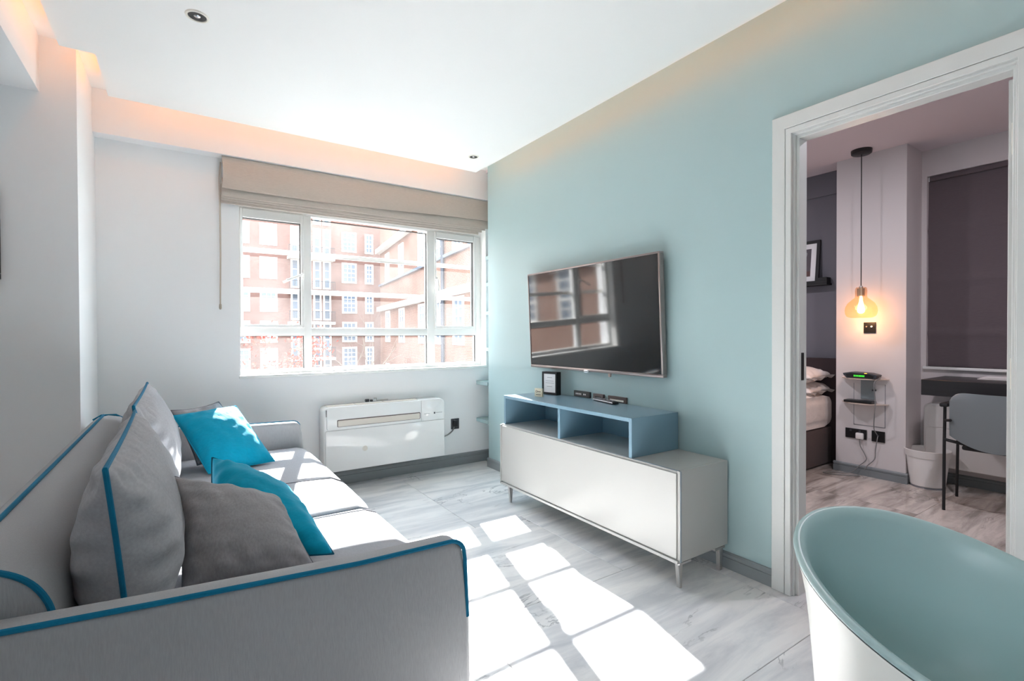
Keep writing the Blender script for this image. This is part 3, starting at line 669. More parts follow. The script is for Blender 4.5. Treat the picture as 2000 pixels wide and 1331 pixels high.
# back cushions: seam plane stands along the sofa, blunt at the ends
def thin(r, k=3): return r[::k]
for (y0, y1, x0, x1, zt, sd_) in ((1.315, 2.255, -0.135, -0.095, 0.865, 3), (2.265, 3.33, -0.150, -0.10, 0.885, 9)):
    bm, rim = pillow((x0, y0, zt), (x0 - 0.01, y1, zt + 0.005), (x1, y1, 0.455), (x1, y0, 0.455), 0.225, 96, 0.03, 6.0, 2.2, 0.60, 0.008, sd_, 1.0, 0.30, 0.006)
    c_ = part('back_cushion', bm, 'sofa_y', sf, angle=60)
    part('piping', T(thin(rim), 0.0055, 8, closed=True), 'piping', c_, 'teal piping')
# throw cushions (things of their own)
def throw(name, corners, thick, m_, seam_m, label, seed, wr=0.008, pinch=0.09, rr=0.004, back=1.0, pp=2.4):
    bm, rim = pillow(*corners, thick, 36, pinch, pp, pp, 0.60, wr, seed, back)
    c0 = sum((Vector(c) for c in corners), Vector()) / 4
    zmin = min(c[2] for c in corners)
    t_ = thing(name, (c0.x, c0.y, zmin), label, 'cushion', 'loose cushions on the sofa')
    part('cover', bm, m_, t_, angle=70); part('seam', T(rim, rr, 6, closed=True), seam_m, t_)
throw('throw_cushion', ((-0.030, 1.85, 0.708), (0.272, 1.80, 0.600), (0.325, 1.55, 0.448), (-0.005, 1.60, 0.455)), 0.18, 'grey_pillow', 'seam', 'plain grey throw cushion nearest the front arm of the sofa', 21, 0.010, 0.055, 0.003, 0.9, 2.6)
throw('throw_cushion', ((0.086, 2.06, 0.705), (0.325, 1.95, 0.575), (0.390, 1.60, 0.452), (0.08, 1.76, 0.46)), 0.18, 'teal', 'teal_dark', 'teal throw cushion leaning behind the grey one nearest the front arm', 22, 0.010, -0.025, 0.004, 1.0, 2.8)
throw('throw_cushion', ((-0.043, 3.14, 0.724), (0.250, 3.20, 0.745), (0.412, 2.94, 0.462), (0.103, 2.85, 0.462)), 0.14, 'teal', 'teal', 'teal throw cushion at the far end of the sofa, half in sunlight', 23, 0.008, 0.015, 0.003)
throw('throw_cushion', ((-0.055, 3.235, 0.74), (0.17, 3.28, 0.765), (0.38, 3.12, 0.47), (0.06, 3.04, 0.47)), 0.12, 'grey_pillow', 'seam', 'grey throw cushion mostly hidden behind the far teal cushion', 24, 0.008)

# --- tv stand ---------------------------------------------------------------
X0, X1, Y0, Y1 = 1.832, 2.195, 1.400, 2.872
tv_ = thing('tv_stand', (2.0, 2.14, 0), 'pale grey media cabinet on steel legs with a blue open shelf box on top', 'cabinet')
CZ0, CZ1 = 0.122, 0.530
bm = bmesh.new(); th = 0.018
for q in ((X0 + 0.002, X1, Y0, Y0 + th, CZ0, CZ1), (X0 + 0.002, X1, Y1 - th, Y1, CZ0, CZ1), (X0 + 0.002, X1, Y0 + th, Y1 - th, CZ0, CZ0 + th), (X0 + 0.002, X1, Y0 + th, Y1 - th, CZ1 - th, CZ1), (X1 - 0.01, X1, Y0 + th, Y1 - th, CZ0 + th, CZ1 - th)):
    box(bm, *q, 0.0015, 1)
part('carcass', bm, 'lacquer', tv_)
part('edge_groove', multi((X0 + 0.004, X0 + 0.012, Y0 + 0.006, Y1 - 0.006, CZ1 - 0.004, CZ1 + 0.0012), (X0 + 0.004, X0 + 0.010, Y0 - 0.0012, Y0 + 0.004, CZ0, CZ1)), 'groove', tv_, smooth=False)
part('door', B(X0 - 0.006, X0 + 0.014, Y0 + 0.014, Y1 - 0.010, CZ0 + 0.014, CZ1 - 0.010, bev=0.0015, seg=1), 'lacquer', tv_)
part('edge_strip', multi((X0 - 0.012, X0 + 0.004, Y1 - 0.010, Y1, CZ0, CZ1 - 0.004), (X0 - 0.012, X0 + 0.006, Y0 + 0.004, Y1, CZ0 - 0.004, CZ0 + 0.009)), 'lacquer', tv_, smooth=False)
bm = bmesh.new(); bx = 1.838; HY0, HY1, HZ0, HZ1, tp = 1.687, 2.848, CZ1, 0.728, 0.020
for q in ((bx, X1, HY0, HY0 + tp, HZ0, HZ1), (bx, X1, HY1 - tp, HY1, HZ0, HZ1), (bx, X1, HY0 + tp, HY1 - tp, HZ1 - tp, HZ1), (X1 - 0.012, X1, HY0 + tp, HY1 - tp, HZ0, HZ1 - tp)):
    box(bm, *q, 0.001, 1)
hb = part('shelf_box', bm, 'lacquer_blue', tv_, 'blue open shelf box')
part('divider', B(bx, X1 - 0.012, 2.243, 2.263, HZ0, HZ1 - tp, bev=0.001, seg=1), 'lacquer_blue', hb)
part('inner_floor', B(bx + 0.001, X1 - 0.012, HY0 + tp, HY1 - tp, HZ0 - 0.0005, HZ0 + 0.002), 'lacquer', hb, smooth=False)
for x, y, sx_, sy_ in ((X0 + 0.012, Y0 + 0.02, -1, -1), (X1 - 0.045, Y0 + 0.02, 1, -1), (X0 + 0.012, Y1 - 0.08, -1, 1), (X1 - 0.045, Y1 - 0.08, 1, 1)):
    bm = bmesh.new()
    prism(bm, [(x - 0.004 * sx_ + 0.0, 0.0), (x + 0.016, 0.0), (x + 0.024, CZ0 - 0.004), (x - 0.010, CZ0 - 0.004)], 'y', y - 0.010, y + 0.010, 0.002, 1)
    box(bm, x - 0.012, x + 0.07 * (1 if sx_ < 0 else -1) + (0.024 if sx_ > 0 else 0), y - 0.02, y + 0.02, CZ0 - 0.012, CZ0 - 0.002, 0.001, 1) if sx_ < 0 else box(bm, x - 0.055, x + 0.024, y - 0.02, y + 0.02, CZ0 - 0.012, CZ0 - 0.002, 0.001, 1)
    part('leg', bm, 'steel', tv_, 'brushed steel blade leg')

# --- television -------------------------------------------------------------
tv = thing('television', (2.15, 2.37, 0.905), 'large flat black television tilted forward on the blue wall', 'television')
TW, THt, TD = 1.216, 0.687, 0.035
R_ = Matrix.Translation((2.160, 2.366, 0.905)) @ Matrix.Rotation(math.radians(-2.5), 4, 'Y')
def tvp(name, bm, m_, par, **k):
    bmesh.ops.transform(bm, matrix=R_, verts=bm.verts[:]); return part(name, bm, m_, par, **k)
h2 = TW / 2
bm = bmesh.new()
for q in ((0, TD, -h2, h2, THt - 0.011, THt), (0, TD, -h2, h2, 0, 0.019), (0, TD, -h2, -h2 + 0.013, 0.019, THt - 0.011), (0, TD, h2 - 0.009, h2, 0.019, THt - 0.011)): box(bm, *q, 0.003, 2)
tvp('bezel', bm, 'bezel', tv)
tvp('screen', B(0.004, 0.012, -h2 + 0.012, h2 - 0.008, 0.018, THt - 0.010), 'screen', tv, smooth=False)
tvp('rear_case', B(0.012, 0.044, -h2 + 0.02, h2 - 0.02, 0.02, THt - 0.02, bev=0.012), 'black', tv)
tvp('badge', B(-0.004, 0.002, -0.022, 0.022, -0.006, 0.012, bev=0.002), 'chrome', tv)
tvp('status_light', prism(bmesh.new(), [(-0.205, 0.002), (-0.185, 0.002), (-0.188, -0.022), (-0.200, -0.022)], 'x', 0.006, 0.02, 0.001, 1), 'shelf_glass', tv)
part('wall_bracket', B(2.17, 2.209, 2.2, 2.55, 1.1, 1.42, bev=0.004), 'black_matt', tv)

# --- small things on the stand
pf = thing('photo_frame', (2.11, 2.69, 0.728), 'black box photo frame with a printed white sheet on the blue shelf box', 'photo frame')
pd = Vector((0.20, -0.98, 0)).normalized()      # along the face, left to right
def oriented(bm, origin, ax, ay=None):
    ax = Vector(ax).normalized(); nz_ = Vector((0, 0, 1)); ay = nz_.cross(ax)
    mm = Matrix(((ax.x, ay.x, 0, origin[0]), (ax.y, ay.y, 0, origin[1]), (0, 0, 1, origin[2]), (0, 0, 0, 1)))
    bmesh.ops.transform(bm, matrix=mm, verts=bm.verts[:]); return bm
fo = (2.094, 2.752, 0.7285); FWd, FH, FD = 0.132, 0.158, 0.048
bm = bmesh.new()
for q in ((0, 0.012, 0, FD, 0, FH), (FWd - 0.012, FWd, 0, FD, 0, FH), (0.012, FWd - 0.012, 0, FD, 0, 0.016), (0.012, FWd - 0.012, 0, FD, FH - 0.014, FH)): box(bm, *q, 0.001, 1)
part('frame', oriented(bm, fo, pd), 'black_matt', pf)
part('sheet', oriented(B(0.012, FWd - 0.012, 0.006, 0.010, 0.016, FH - 0.014), fo, pd), 'paper', pf, smooth=False)
bm = bmesh.new()
for z, a, b_ in ((0.118, 0.044, 0.088), (0.094, 0.030, 0.102), (0.080, 0.030, 0.106), (0.055, 0.04, 0.09)):
    box(bm, a, b_, 0.005, 0.0062, z, z + 0.0022)
part('printed_lines', oriented(bm, fo, pd), 'print', pf, smooth=False)
cdn = thing('name_card', (1.985, 2.64, 0.728), 'small cream card block with dark script standing left of the photo frame', 'card')
co = (1.968, 2.668, 0.7285)
part('card', oriented(B(0, 0.062, 0, 0.014, 0, 0.056, bev=0.001, seg=1), co, (0.3, -0.95, 0)), 'cream', cdn)
bm = bmesh.new()
pts = [(0.017 + 0.006 * math.cos(t), -0.0006, 0.036 + 0.007 * math.sin(t)) for t in [i * 0.4 for i in range(15)]] + [(0.023 + 0.0012 * i, -0.0006, 0.035 + 0.0035 * math.sin(i * 1.05) * (1 - i / 40)) for i in range(23)]
tube(bm, pts, 0.0012, 5)
for i in range(8): box(bm, 0.012 + i * 0.005, 0.0155 + i * 0.005, -0.0006, 0.0004, 0.013, 0.017)
part('script', oriented(bm, co, (0.3, -0.95, 0)), 'ink', cdn)
for (y0, y1, z0, z1, kind, lab) in ((2.375, 2.532, 0.730, 0.768, 0, 'black wide switch plate with small white marks low on the blue wall, left of three'), (2.25, 2.345, 0.732, 0.765, 1, 'short dark bronze plate low on the blue wall, middle of three'), (2.06, 2.212, 0.728, 0.765, 2, 'long dark bronze plate low on the blue wall behind the remote control, right of three')):
    s_ = thing('wall_plate', (2.2, (y0 + y1) / 2, z0), lab, 'wall plate', 'plates above the cabinet')
    part('plate', B(2.196, 2.21, y0, y1, z0, z1, bev=0.0015, seg=1), 'black' if kind == 0 else 'dark_plate', s_)
    bm = bmesh.new(); ym = (y0 + y1) / 2
    if kind == 0:
        for i in range(7):
            if i == 4: continue
            box(bm, 2.1945, 2.197, y1 - 0.03 - i * 0.015, y1 - 0.022 - i * 0.015, 0.744, 0.754)
        part('marks', bm, 'paper', s_, smooth=False)['kind'] = 'stuff'
    else:
        part('insert', B(2.1945, 2.197, y0 + 0.02, y1 - 0.02, z0 + 0.008, z0 + 0.018), 'pale_ring' if kind == 2 else 'black', s_, smooth=False)
rc = thing('remote_control', (2.135, 2.17, 0.728), 'black television remote control lying on the blue shelf box', 'remote control')
ro = (2.165, 2.292, 0.729); rd = (-0.045, -0.225, 0)
poly = rounded(0, 0.232, -0.020, 0.024, 0.014, 5)
part('body', oriented(prism(bmesh.new(), poly, 'z', 0, 0.017, 0.005, 2), ro, rd), 'black', rc)
bm = bmesh.new()
for i in range(12):
    for j in range(3): box(bm, 0.03 + i * 0.015, 0.038 + i * 0.015, -0.012 + j * 0.011, -0.005 + j * 0.011, 0.0165, 0.019, 0.001, 1)
part('buttons', oriented(bm, ro, rd), 'print', rc)
part('edge_trim', oriented(B(0.012, 0.222, -0.0215, -0.0195, 0.008, 0.013), ro, rd), 'chrome', rc, smooth=False)

# --- tub chair in the foreground --------------------------------------------
TC, bdir = Vector((1.086, 0.252, 0)), Vector((0.259, 0.966, 0))
tb = thing('tub_chair', (TC.x, TC.y, 0), 'moulded tub chair with duck egg inside and white outside in the right foreground', 'chair')
def tub_shell(levels, zb, n=72):
    """round shell, rim high at the back: (radius factor, share of the way down, push towards the front)"""
    bm = bmesh.new(); rings = []
    for fr, f, sh in levels:
        ring = []
        for k in range(n):
            t = 2 * math.pi * k / n
            rim = TC + Vector((0.606, -0.795, 0)) * (0.252 * math.cos(t)) + Vector((0.795, 0.606, 0)) * (0.236 * math.sin(t))
            zr = 0.697 + 0.35 * (rim - Vector((1.0, 0.3, 0))).dot(bdir)
            p = TC + (rim - TC) * fr - bdir * sh
            ring.append(bm.verts.new((p.x, p.y, zr * (1 - f) + zb * f)))
        rings.append(ring)
    for r1, r2 in zip(rings, rings[1:]):
        for k in range(n): bm.faces.new((r1[k], r1[(k + 1) % n], r2[(k + 1) % n], r2[k]))
    return bm, rings
bm, rings = tub_shell([(0.985, 0, 0), (0.955, 0.012, 0), (0.93, 0.06, 0), (0.905, 0.2, 0), (0.885, 0.4, 0), (0.86, 0.62, 0), (0.81, 0.82, 0), (0.70, 0.94, 0), (0.5, 0.99, 0), (0.15, 1.0, 0)], 0.435)
bm.faces.new(rings[-1]); part('inner_shell', bm, 'chair_in', tb, 'duck egg inner shell', angle=70)
bm, rings = tub_shell([(0.985, 0, 0), (1.0, -0.004, 0), (1.018, 0.0, 0), (1.026, 0.016, 0), (1.02, 0.036, 0)], 0.435)
part('rim', bm, 'chair_in', tb, 'pale duck egg rim', angle=70)
bm, rings = tub_shell([(1.018, 0.035, 0), (0.985, 0.10, 0), (0.95, 0.22, 0), (0.92, 0.40, 0), (0.895, 0.60, 0), (0.87, 0.80, 0), (0.82, 0.94, 0), (0.70, 0.99, 0), (0.45, 1.0, 0), (0.12, 1.0, 0)], 0.36)
bm.faces.new(rings[-1]); part('outer_shell', bm, 'chair_out', tb, 'white outer shell', angle=70)
for a in (45, 135, 225, 315):
    d = Vector((math.cos(math.radians(a)), math.sin(math.radians(a)), 0)); p = TC + d * 0.15; q = TC + d * 0.22
    part('leg', T([(p.x, p.y, 0.375), (q.x, q.y, 0.0)], [0.014, 0.009], 12), 'chair_out', tb)

# ================================================================== BEDROOM THINGS
pl = thing('pendant_lamp', (4.43, 1.69, BZ), 'amber glass pendant lamp hanging on a black cord in the bedroom, lit', 'lamp')
px, py = 4.43, 1.69
part('canopy', lathe(bmesh.new(), [(0.060, -0.034), (0.068, -0.028), (0.070, -0.012), (0.070, 0.0)], (px, py, BZ), 32), 'black', pl)
part('cord', T([(px, py, BZ - 0.03), (px, py, 1.515)], 0.0035, 8), 'black_matt', pl)
part('lamp_holder', lathe(bmesh.new(), [(0.006, 1.52), (0.012, 1.515), (0.014, 1.50), (0.026, 1.498), (0.026, 1.44), (0.022, 1.436)], (px, py, 0), 24), 'steel', pl, 'steel lamp holder')
gp = [(0.030, 1.508), (0.037, 1.50), (0.040, 1.48), (0.0385, 1.44), (0.042, 1.425), (0.062, 1.408), (0.088, 1.383), (0.103, 1.352), (0.107, 1.325), (0.104, 1.300), (0.095, 1.281), (0.080, 1.272), (0.060, 1.268)]
part('glass_shade', lathe(bmesh.new(), gp, (px, py, 0), 40, cap=False), 'amber_glass', pl, 'amber glass shade')
part('bulb', lathe(bmesh.new(), [(0.008, 1.436), (0.012, 1.40), (0.020, 1.365), (0.026, 1.335), (0.024, 1.315), (0.012, 1.304), (0.002, 1.302)], (px, py, 0), 20), 'lamp_bulb', pl, 'glowing bulb')
pld = bpy.data.lights.new('pendant_glow', 'POINT'); plo = bpy.data.objects.new('pendant_glow', pld); C.objects.link(plo)
pld.energy = 1.7; pld.color = (1.0, 0.50, 0.23); pld.shadow_soft_size = 0.05; plo.location = (px, py, 1.285)

def wplate(name, y0, y1, z0, z1, lab, cat, m_='black', x=4.56, t=0.009):
    s_ = thing(name, (x, (y0 + y1) / 2, z0), lab, cat); part('plate', B(x - t, x, y0, y1, z0, z1, bev=0.0015, seg=1), m_, s_); return s_
s_ = wplate('light_switch', 1.635, 1.718, 1.148, 1.234, 'black light switch with two metal toggles below the pendant lamp', 'switch')
for y in (1.66, 1.695): part('toggle', T([(4.553, y, 1.195), (4.542, y, 1.200)], 0.006, 10), 'chrome', s_, 'metal toggle')
s_ = wplate('double_socket', 1.695, 1.846, 0.290, 0.369, 'black double wall socket with a white plug, left on the bedroom pier', 'socket')
for yy in (1.80, 1.735): part('rocker', B(4.549, 4.552, yy, yy + 0.015, 0.345, 0.36), 'dark_grey', s_, smooth=False)
pg = thing('plug', (4.54, 1.735, 0.30), 'white mains plug and thin cable in the black double socket', 'plug')
part('body', B(4.525, 4.551, 1.710, 1.765, 0.292, 0.342, bev=0.008), 'bin', pg)
part('cable', T(smooth([(4.535, 1.735, 0.296), (4.538, 1.733, 0.24), (4.542, 1.70, 0.17), (4.54, 1.693, 0.13), (4.53, 1.735, 0.08), (4.52, 1.79, 0.015), (4.47, 1.86, 0.006), (4.40, 1.93, 0.006), (4.36, 1.92, 0.006), (4.40, 1.83, 0.006), (4.50, 1.72, 0.006)]), 0.0034, 7), 'cable_grey', pg)
s_ = wplate('data_socket', 1.571, 1.66, 0.287, 0.373, 'black square data socket on the bedroom pier, right of the double socket', 'socket')
part('jack', B(4.548, 4.552, 1.608, 1.624, 0.33, 0.345), 'dark_grey', s_, smooth=False)
hp = wplate('access_panel', 1.574, 1.785, 0.407, 0.74, 'flush white access panel on the bedroom pier behind the lower shelf', 'panel', 'bed_white_wall', t=0.004)
part('shadow_gap', multi((4.5575, 4.5605, 1.570, 1.574, 0.403, 0.742), (4.5575, 4.5605, 1.785, 1.789, 0.403, 0.742), (4.5575, 4.5605, 1.570, 1.789, 0.402, 0.407)), 'print', hp, smooth=False)
def bow_shelf(z, lab):
    pts = [(4.558, 1.545), (4.558, 1.863)] + [(4.558 - 0.03 - 0.10 * math.sin(math.pi * i / 14) ** 0.8, 1.863 - 0.318 * i / 14) for i in range(15)]
    o = part('wall_shelf', prism(bmesh.new(), pts, 'z', z - 0.008, z, 0.001, 1), 'shelf_glass')
    return tag(o, lab, 'shelf', 'bow fronted shelves on the bedroom pier')
bow_shelf(0.788, 'thin bow-fronted wall shelf holding the router, upper of two'); bow_shelf(0.592, 'thin bow-fronted wall shelf holding the flat black box, lower of two')
rt_ = thing('router', (4.49, 1.70, 0.788), 'black and grey router with green lights on the upper bedroom shelf', 'router')
poly = [(1.60, 0.789), (1.80, 0.789), (1.822, 0.812), (1.826, 0.826), (1.77, 0.838), (1.64, 0.834), (1.588, 0.820), (1.592, 0.806)]
part('case', prism(bmesh.new(), poly, 'x', 4.45, 4.545, 0.004, 2), 'dark_grey', rt_)
part('front_panel', prism(bmesh.new(), [(1.615, 0.796), (1.79, 0.796), (1.805, 0.818), (1.77, 0.828), (1.64, 0.825), (1.605, 0.812)], 'x', 4.4475, 4.451), 'black', rt_, smooth=False)
bm = bmesh.new()
for i in range(9):
    for j in range(2): box(bm, 4.4462, 4.448, 1.672 + i * 0.0085, 1.678 + i * 0.0085, 0.803 + j * 0.008, 0.807 + j * 0.008)
part('indicator_lights', bm, 'green_led', rt_, 'green indicator lights', smooth=False)
part('status_lamp', B(4.446, 4.449, 1.655, 1.672, 0.829, 0.833), 'amber_dot', rt_, smooth=False)
part('network_cable', T(smooth([(4.50, 1.62, 0.80), (4.475, 1.575, 0.80), (4.43, 1.60, 0.76), (4.44, 1.595, 0.62), (4.44, 1.60, 0.52), (4.50, 1.625, 0.40), (4.545, 1.617, 0.34)]), 0.0034, 7), 'cable_grey', rt_)
part('network_cable', T(smooth([(4.548, 1.616, 0.335), (4.535, 1.618, 0.29), (4.545, 1.63, 0.22), (4.542, 1.635, 0.15), (4.53, 1.68, 0.09), (4.52, 1.70, 0.05)]), 0.0034, 7), 'cable_grey', rt_)
bx_ = thing('media_box', (4.49, 1.71, 0.592), 'flat black box on the lower bedroom shelf', 'box')
part('case', B(4.45, 4.545, 1.625, 1.82, 0.593, 0.612, bev=0.003), 'black', bx_)
for yy in (1.64, 1.79): part('foot', B(4.46, 4.47, yy, yy + 0.01, 0.592, 0.5935), 'dark_grey', bx_, smooth=False)
gc = wplate('grey_rectangle', 1.640, 1.735, 0.62, 0.772, 'pale grey rectangle on the pier between the two small shelves', 'plate', 'shell_grey', t=0.012)  # plain grey slab standing for the grey area between the shelves
part('clip', B(4.535, 4.549, 1.625, 1.655, 0.69, 0.70, bev=0.002), 'dark_grey', gc)

bd = thing('bed', (3.6, 3.0, 0), 'brown upholstered bed with white bedding seen left through the doorway', 'bed')
part('base', B(2.75, 4.76, 2.035, 3.6, 0.012, 0.325, bev=0.012), 'bed_fabric', bd)
part('headboard', B(4.77, 4.87, 1.985, 3.7, 0.0, 0.925, bev=0.01), 'headboard', bd)
part('mattress', cushion_box(2.75, 4.765, 2.03, 3.6, 0.325, 0.62, 0.02, 0.09), 'linen', bd, angle=70)
for i in range(2):
    z = 0.64 + i * 0.125
    bm, rim = pillow((4.43, 2.06, z), (4.82 - 0.02 * i, 2.05, z + 0.02), (4.80 - 0.02 * i, 2.72, z + 0.02), (4.43, 2.72, z), 0.16, 26, 0.05, 3, 3, 0.55, 0.012, 40 + i)
    t_ = thing('bed_pillow', (4.62, 2.4, 0.62 + i * 0.12), 'white bed pillow with ruffled edge, %s of the pair by the headboard' % ('upper' if i else 'lower'), 'pillow', 'pillows on the bed')
    part('cover', bm, 'linen', t_, angle=70)
    bm = bmesh.new(); cc = sum(rim, Vector()) / len(rim); V1, V2 = [], []
    for k, p in enumerate(rim):
        d = (p - cc); d.z = 0; d.normalize()
        V1.append(bm.verts.new(p - d * 0.01)); V2.append(bm.verts.new(p + d * 0.045 + Vector((0, 0, 0.012 * math.sin(k * 0.9) - 0.01))))
    for k in range(len(rim)): bm.faces.new((V1[k], V1[(k + 1) % len(rim)], V2[(k + 1) % len(rim)], V2[k]))
    bmesh.ops.solidify(bm, geom=bm.faces[:], thickness=0.004)
    part('ruffle', bm, 'linen', t_, angle=70)
pll = thing('picture_ledge', (4.86, 2.6, 1.58), 'black narrow picture ledge on the charcoal bedroom wall', 'ledge')
part('board', B(4.80, 4.899, 2.10, 3.3, 1.585, 1.603, bev=0.001, seg=1), 'black_matt', pll)
part('lip', B(4.80, 4.812, 2.10, 3.4, 1.603, 1.628, bev=0.001, seg=1), 'black_matt', pll)
part('end_block', B(4.812, 4.89, 2.105, 2.18, 1.603, 1.655, bev=0.002, seg=1), 'black_matt', pll)
art = thing('framed_art', (4.85, 2.45, 1.604), 'black framed abstract print leaning on the bedroom picture ledge', 'picture')
Ra = Matrix.Translation((4.835, 0, 1.604)) @ Matrix.Rotation(math.radians(6.5), 4, 'Y')
def ap(name, bm, m_, **k):
    bmesh.ops.transform(bm, matrix=Ra, verts=bm.verts[:]); return part(name, bm, m_, art, **k)
ay0, ay1, ah = 2.19, 2.78, 0.41
bm = bmesh.new()
for q in ((ay0, ay0 + 0.028, 0, ah), (ay1 - 0.028, ay1, 0, ah), (ay0 + 0.028, ay1 - 0.028, 0, 0.028), (ay0 + 0.028, ay1 - 0.028, ah - 0.028, ah)): box(bm, 0, 0.022, q[0], q[1], q[2], q[3], 0.001, 1)
ap('frame', bm, 'black_matt')
ap('mount', B(0.008, 0.014, ay0 + 0.028, ay1 - 0.028, 0.028, ah - 0.028), 'paper', smooth=False)
ap('print_field', B(0.0065, 0.009, ay0 + 0.075, ay1 - 0.075, 0.075, ah - 0.075), 'art_dark', smooth=False)
def blob(cy_, cz_, a, b_, rot):
    return prism(bmesh.new(), [(cy_ + a * math.cos(t) * math.cos(rot) - b_ * math.sin(t) * math.sin(rot), cz_ + a * math.cos(t) * math.sin(rot) + b_ * math.sin(t) * math.cos(rot)) for t in [i * math.pi / 12 for i in range(24)]], 'x', 0.0055, 0.007)
ap('grey_shape', blob(2.335, 0.26, 0.055, 0.024, 2.2), 'art_grey', smooth=False)
ap('beige_shape', blob(2.36, 0.135, 0.06, 0.032, 0.1), 'art_beige', smooth=False)
ap('brown_band', B(0.0058, 0.0068, ay0 + 0.076, ay1 - 0.076, 0.077, 0.125), 'art_brown', smooth=False)

dk = thing('desk', (4.62, 0.4, 0.70), 'thick black floating desk under the bedroom window', 'desk')
part('top', B(4.37, 4.868, -0.3, 1.292, 0.706, 0.817, bev=0.002, seg=1), 'desk', dk)
part('fixing_rail', B(4.82, 4.868, -0.2, 1.2, 0.66, 0.706), 'black_matt', dk, smooth=False)
pp_ = thing('papers', (4.70, 0.98, 0.817), 'small stack of white papers on the black bedroom desk', 'papers')
for i in range(3): part('sheet', B(4.66 + 0.004 * i, 4.80, 0.86 - 0.01 * i, 1.06 - 0.012 * i, 0.8175 + i * 0.006, 0.822 + i * 0.006, bev=0.001, seg=1), 'paper', pp_)
bn = thing('waste_bin', (4.625, 1.335, 0), 'round white waste bin on the bedroom floor beside the pier', 'bin')
part('bucket', lathe(bmesh.new(), [(0.100, 0.012), (0.104, 0.016), (0.126, 0.225), (0.126, 0.226), (0.130, 0.226), (0.140, 0.278), (0.136, 0.280), (0.128, 0.26), (0.120, 0.22), (0.098, 0.03), (0.02, 0.025)], (4.62, 1.325, 0), 40, cap=True), 'bin', bn)
part('foot_ring', lathe(bmesh.new(), [(0.102, 0.0), (0.104, 0.012), (0.09, 0.013)], (4.62, 1.325, 0), 32), 'print', bn)
h_ = thing('wall_heater', (4.8, 0.8, 0.14), 'white wall unit beneath the black desk in the bedroom', 'heater')
part('body', prism(bmesh.new(), rounded(0.30, 1.385, 0.135, 0.612, 0.045, 6, (1, 1, 0, 0)), 'x', 4.735, 4.868, 0.012, 3), 'bin', h_)
part('front_panel', prism(bmesh.new(), rounded(0.31, 1.37, 0.14, 0.43, 0.015, 3), 'x', 4.728, 4.74, 0.003, 1), 'bin', h_)
part('outlet_panel', prism(bmesh.new(), rounded(0.42, 1.352, 0.435, 0.595, 0.02, 4), 'x', 4.727, 4.74, 0.003, 1), 'bin', h_)

# --- desk chair
ch = thing('desk_chair', (4.28, 0.85, 0), 'grey shell chair with thin black legs and armrests at the bedroom desk', 'chair')
CYc = 0.845
def shell_back():
    bm = bmesh.new(); nu, nv = 28, 14; G = []
    for s in (0, 1):
        g = []
        for i in range(nu + 1):
            u = -1 + 2 * i / nu; row = []
            for j in range(nv + 1):
                v = j / nv
                hw = 0.225 * (1 + 0.05 * (1 - v)); zz = 0.475 + 0.29 * v
                cr_ = 1.0
                if v > 0.80: cr_ = 1 - 0.13 * ((v - 0.80) / 0.20) ** 2.5
                y = CYc + u * hw * cr_
                zz += (1 - v) * (-0.07 * (1 - u * u))
                if v > 0.8: zz -= 0.015 * abs(u) ** 8
                x = 4.085 + 0.065 * u * u - 0.030 * v + 0.015 * (1 - v) ** 2 + s * 0.008
                row.append(bm.verts.new((x, y, zz)))
            g.append(row)
        G.append(g)
    for s in (0, 1):
        for i in range(nu):
            for j in range(nv):
                q = (G[s][i][j], G[s][i + 1][j], G[s][i + 1][j + 1], G[s][i][j + 1]); bm.faces.new(q if s else q[::-1])
    for i in range(nu):
        for j in (0, nv): bm.faces.new((G[0][i][j], G[0][i + 1][j], G[1][i + 1][j], G[1][i][j]))
    for j in range(nv):
        for i in (0, nu): bm.faces.new((G[0][i][j], G[1][i][j], G[1][i][j + 1], G[0][i][j + 1]))
    return bm
part('backrest', shell_back(), 'shell_grey', ch, angle=60)
part('seat', cushion_box(4.19, 4.58, CYc - 0.20, CYc + 0.20, 0.425, 0.455, 0.006, 0.014), 'shell_grey', ch, angle=60)
part('under_frame', B(4.14, 4.50, CYc - 0.17, CYc + 0.17, 0.395, 0.424, bev=0.01), 'black_matt', ch)
for sgn in (1, -1):
    yo = CYc + sgn * 0.262; yi = CYc + sgn * 0.20
    part('leg', T([(4.085, yo - sgn * 0.02, 0.0), (4.165, yo, 0.44), (4.175, yo, 0.665)], 0.0088, 10), 'black_matt', ch)
    part('leg', T([(4.50, yo + sgn * 0.02, 0.0), (4.44, yo, 0.44), (4.43, yo, 0.662)], 0.0085, 10), 'black_matt', ch)
    part('armrest', B(4.14, 4.46, yo - 0.022, yo + 0.022, 0.660, 0.685, bev=0.008), 'black_matt', ch)
    part('cross_bar', T([(4.165, yo, 0.445), (4.18, yi - sgn * 0.08, 0.42)], 0.010, 8), 'black_matt', ch)
    part('arm_brace', T([(4.17, yo, 0.57), (4.12, yi + sgn * 0.02, 0.58)], 0.009, 8), 'black_matt', ch)

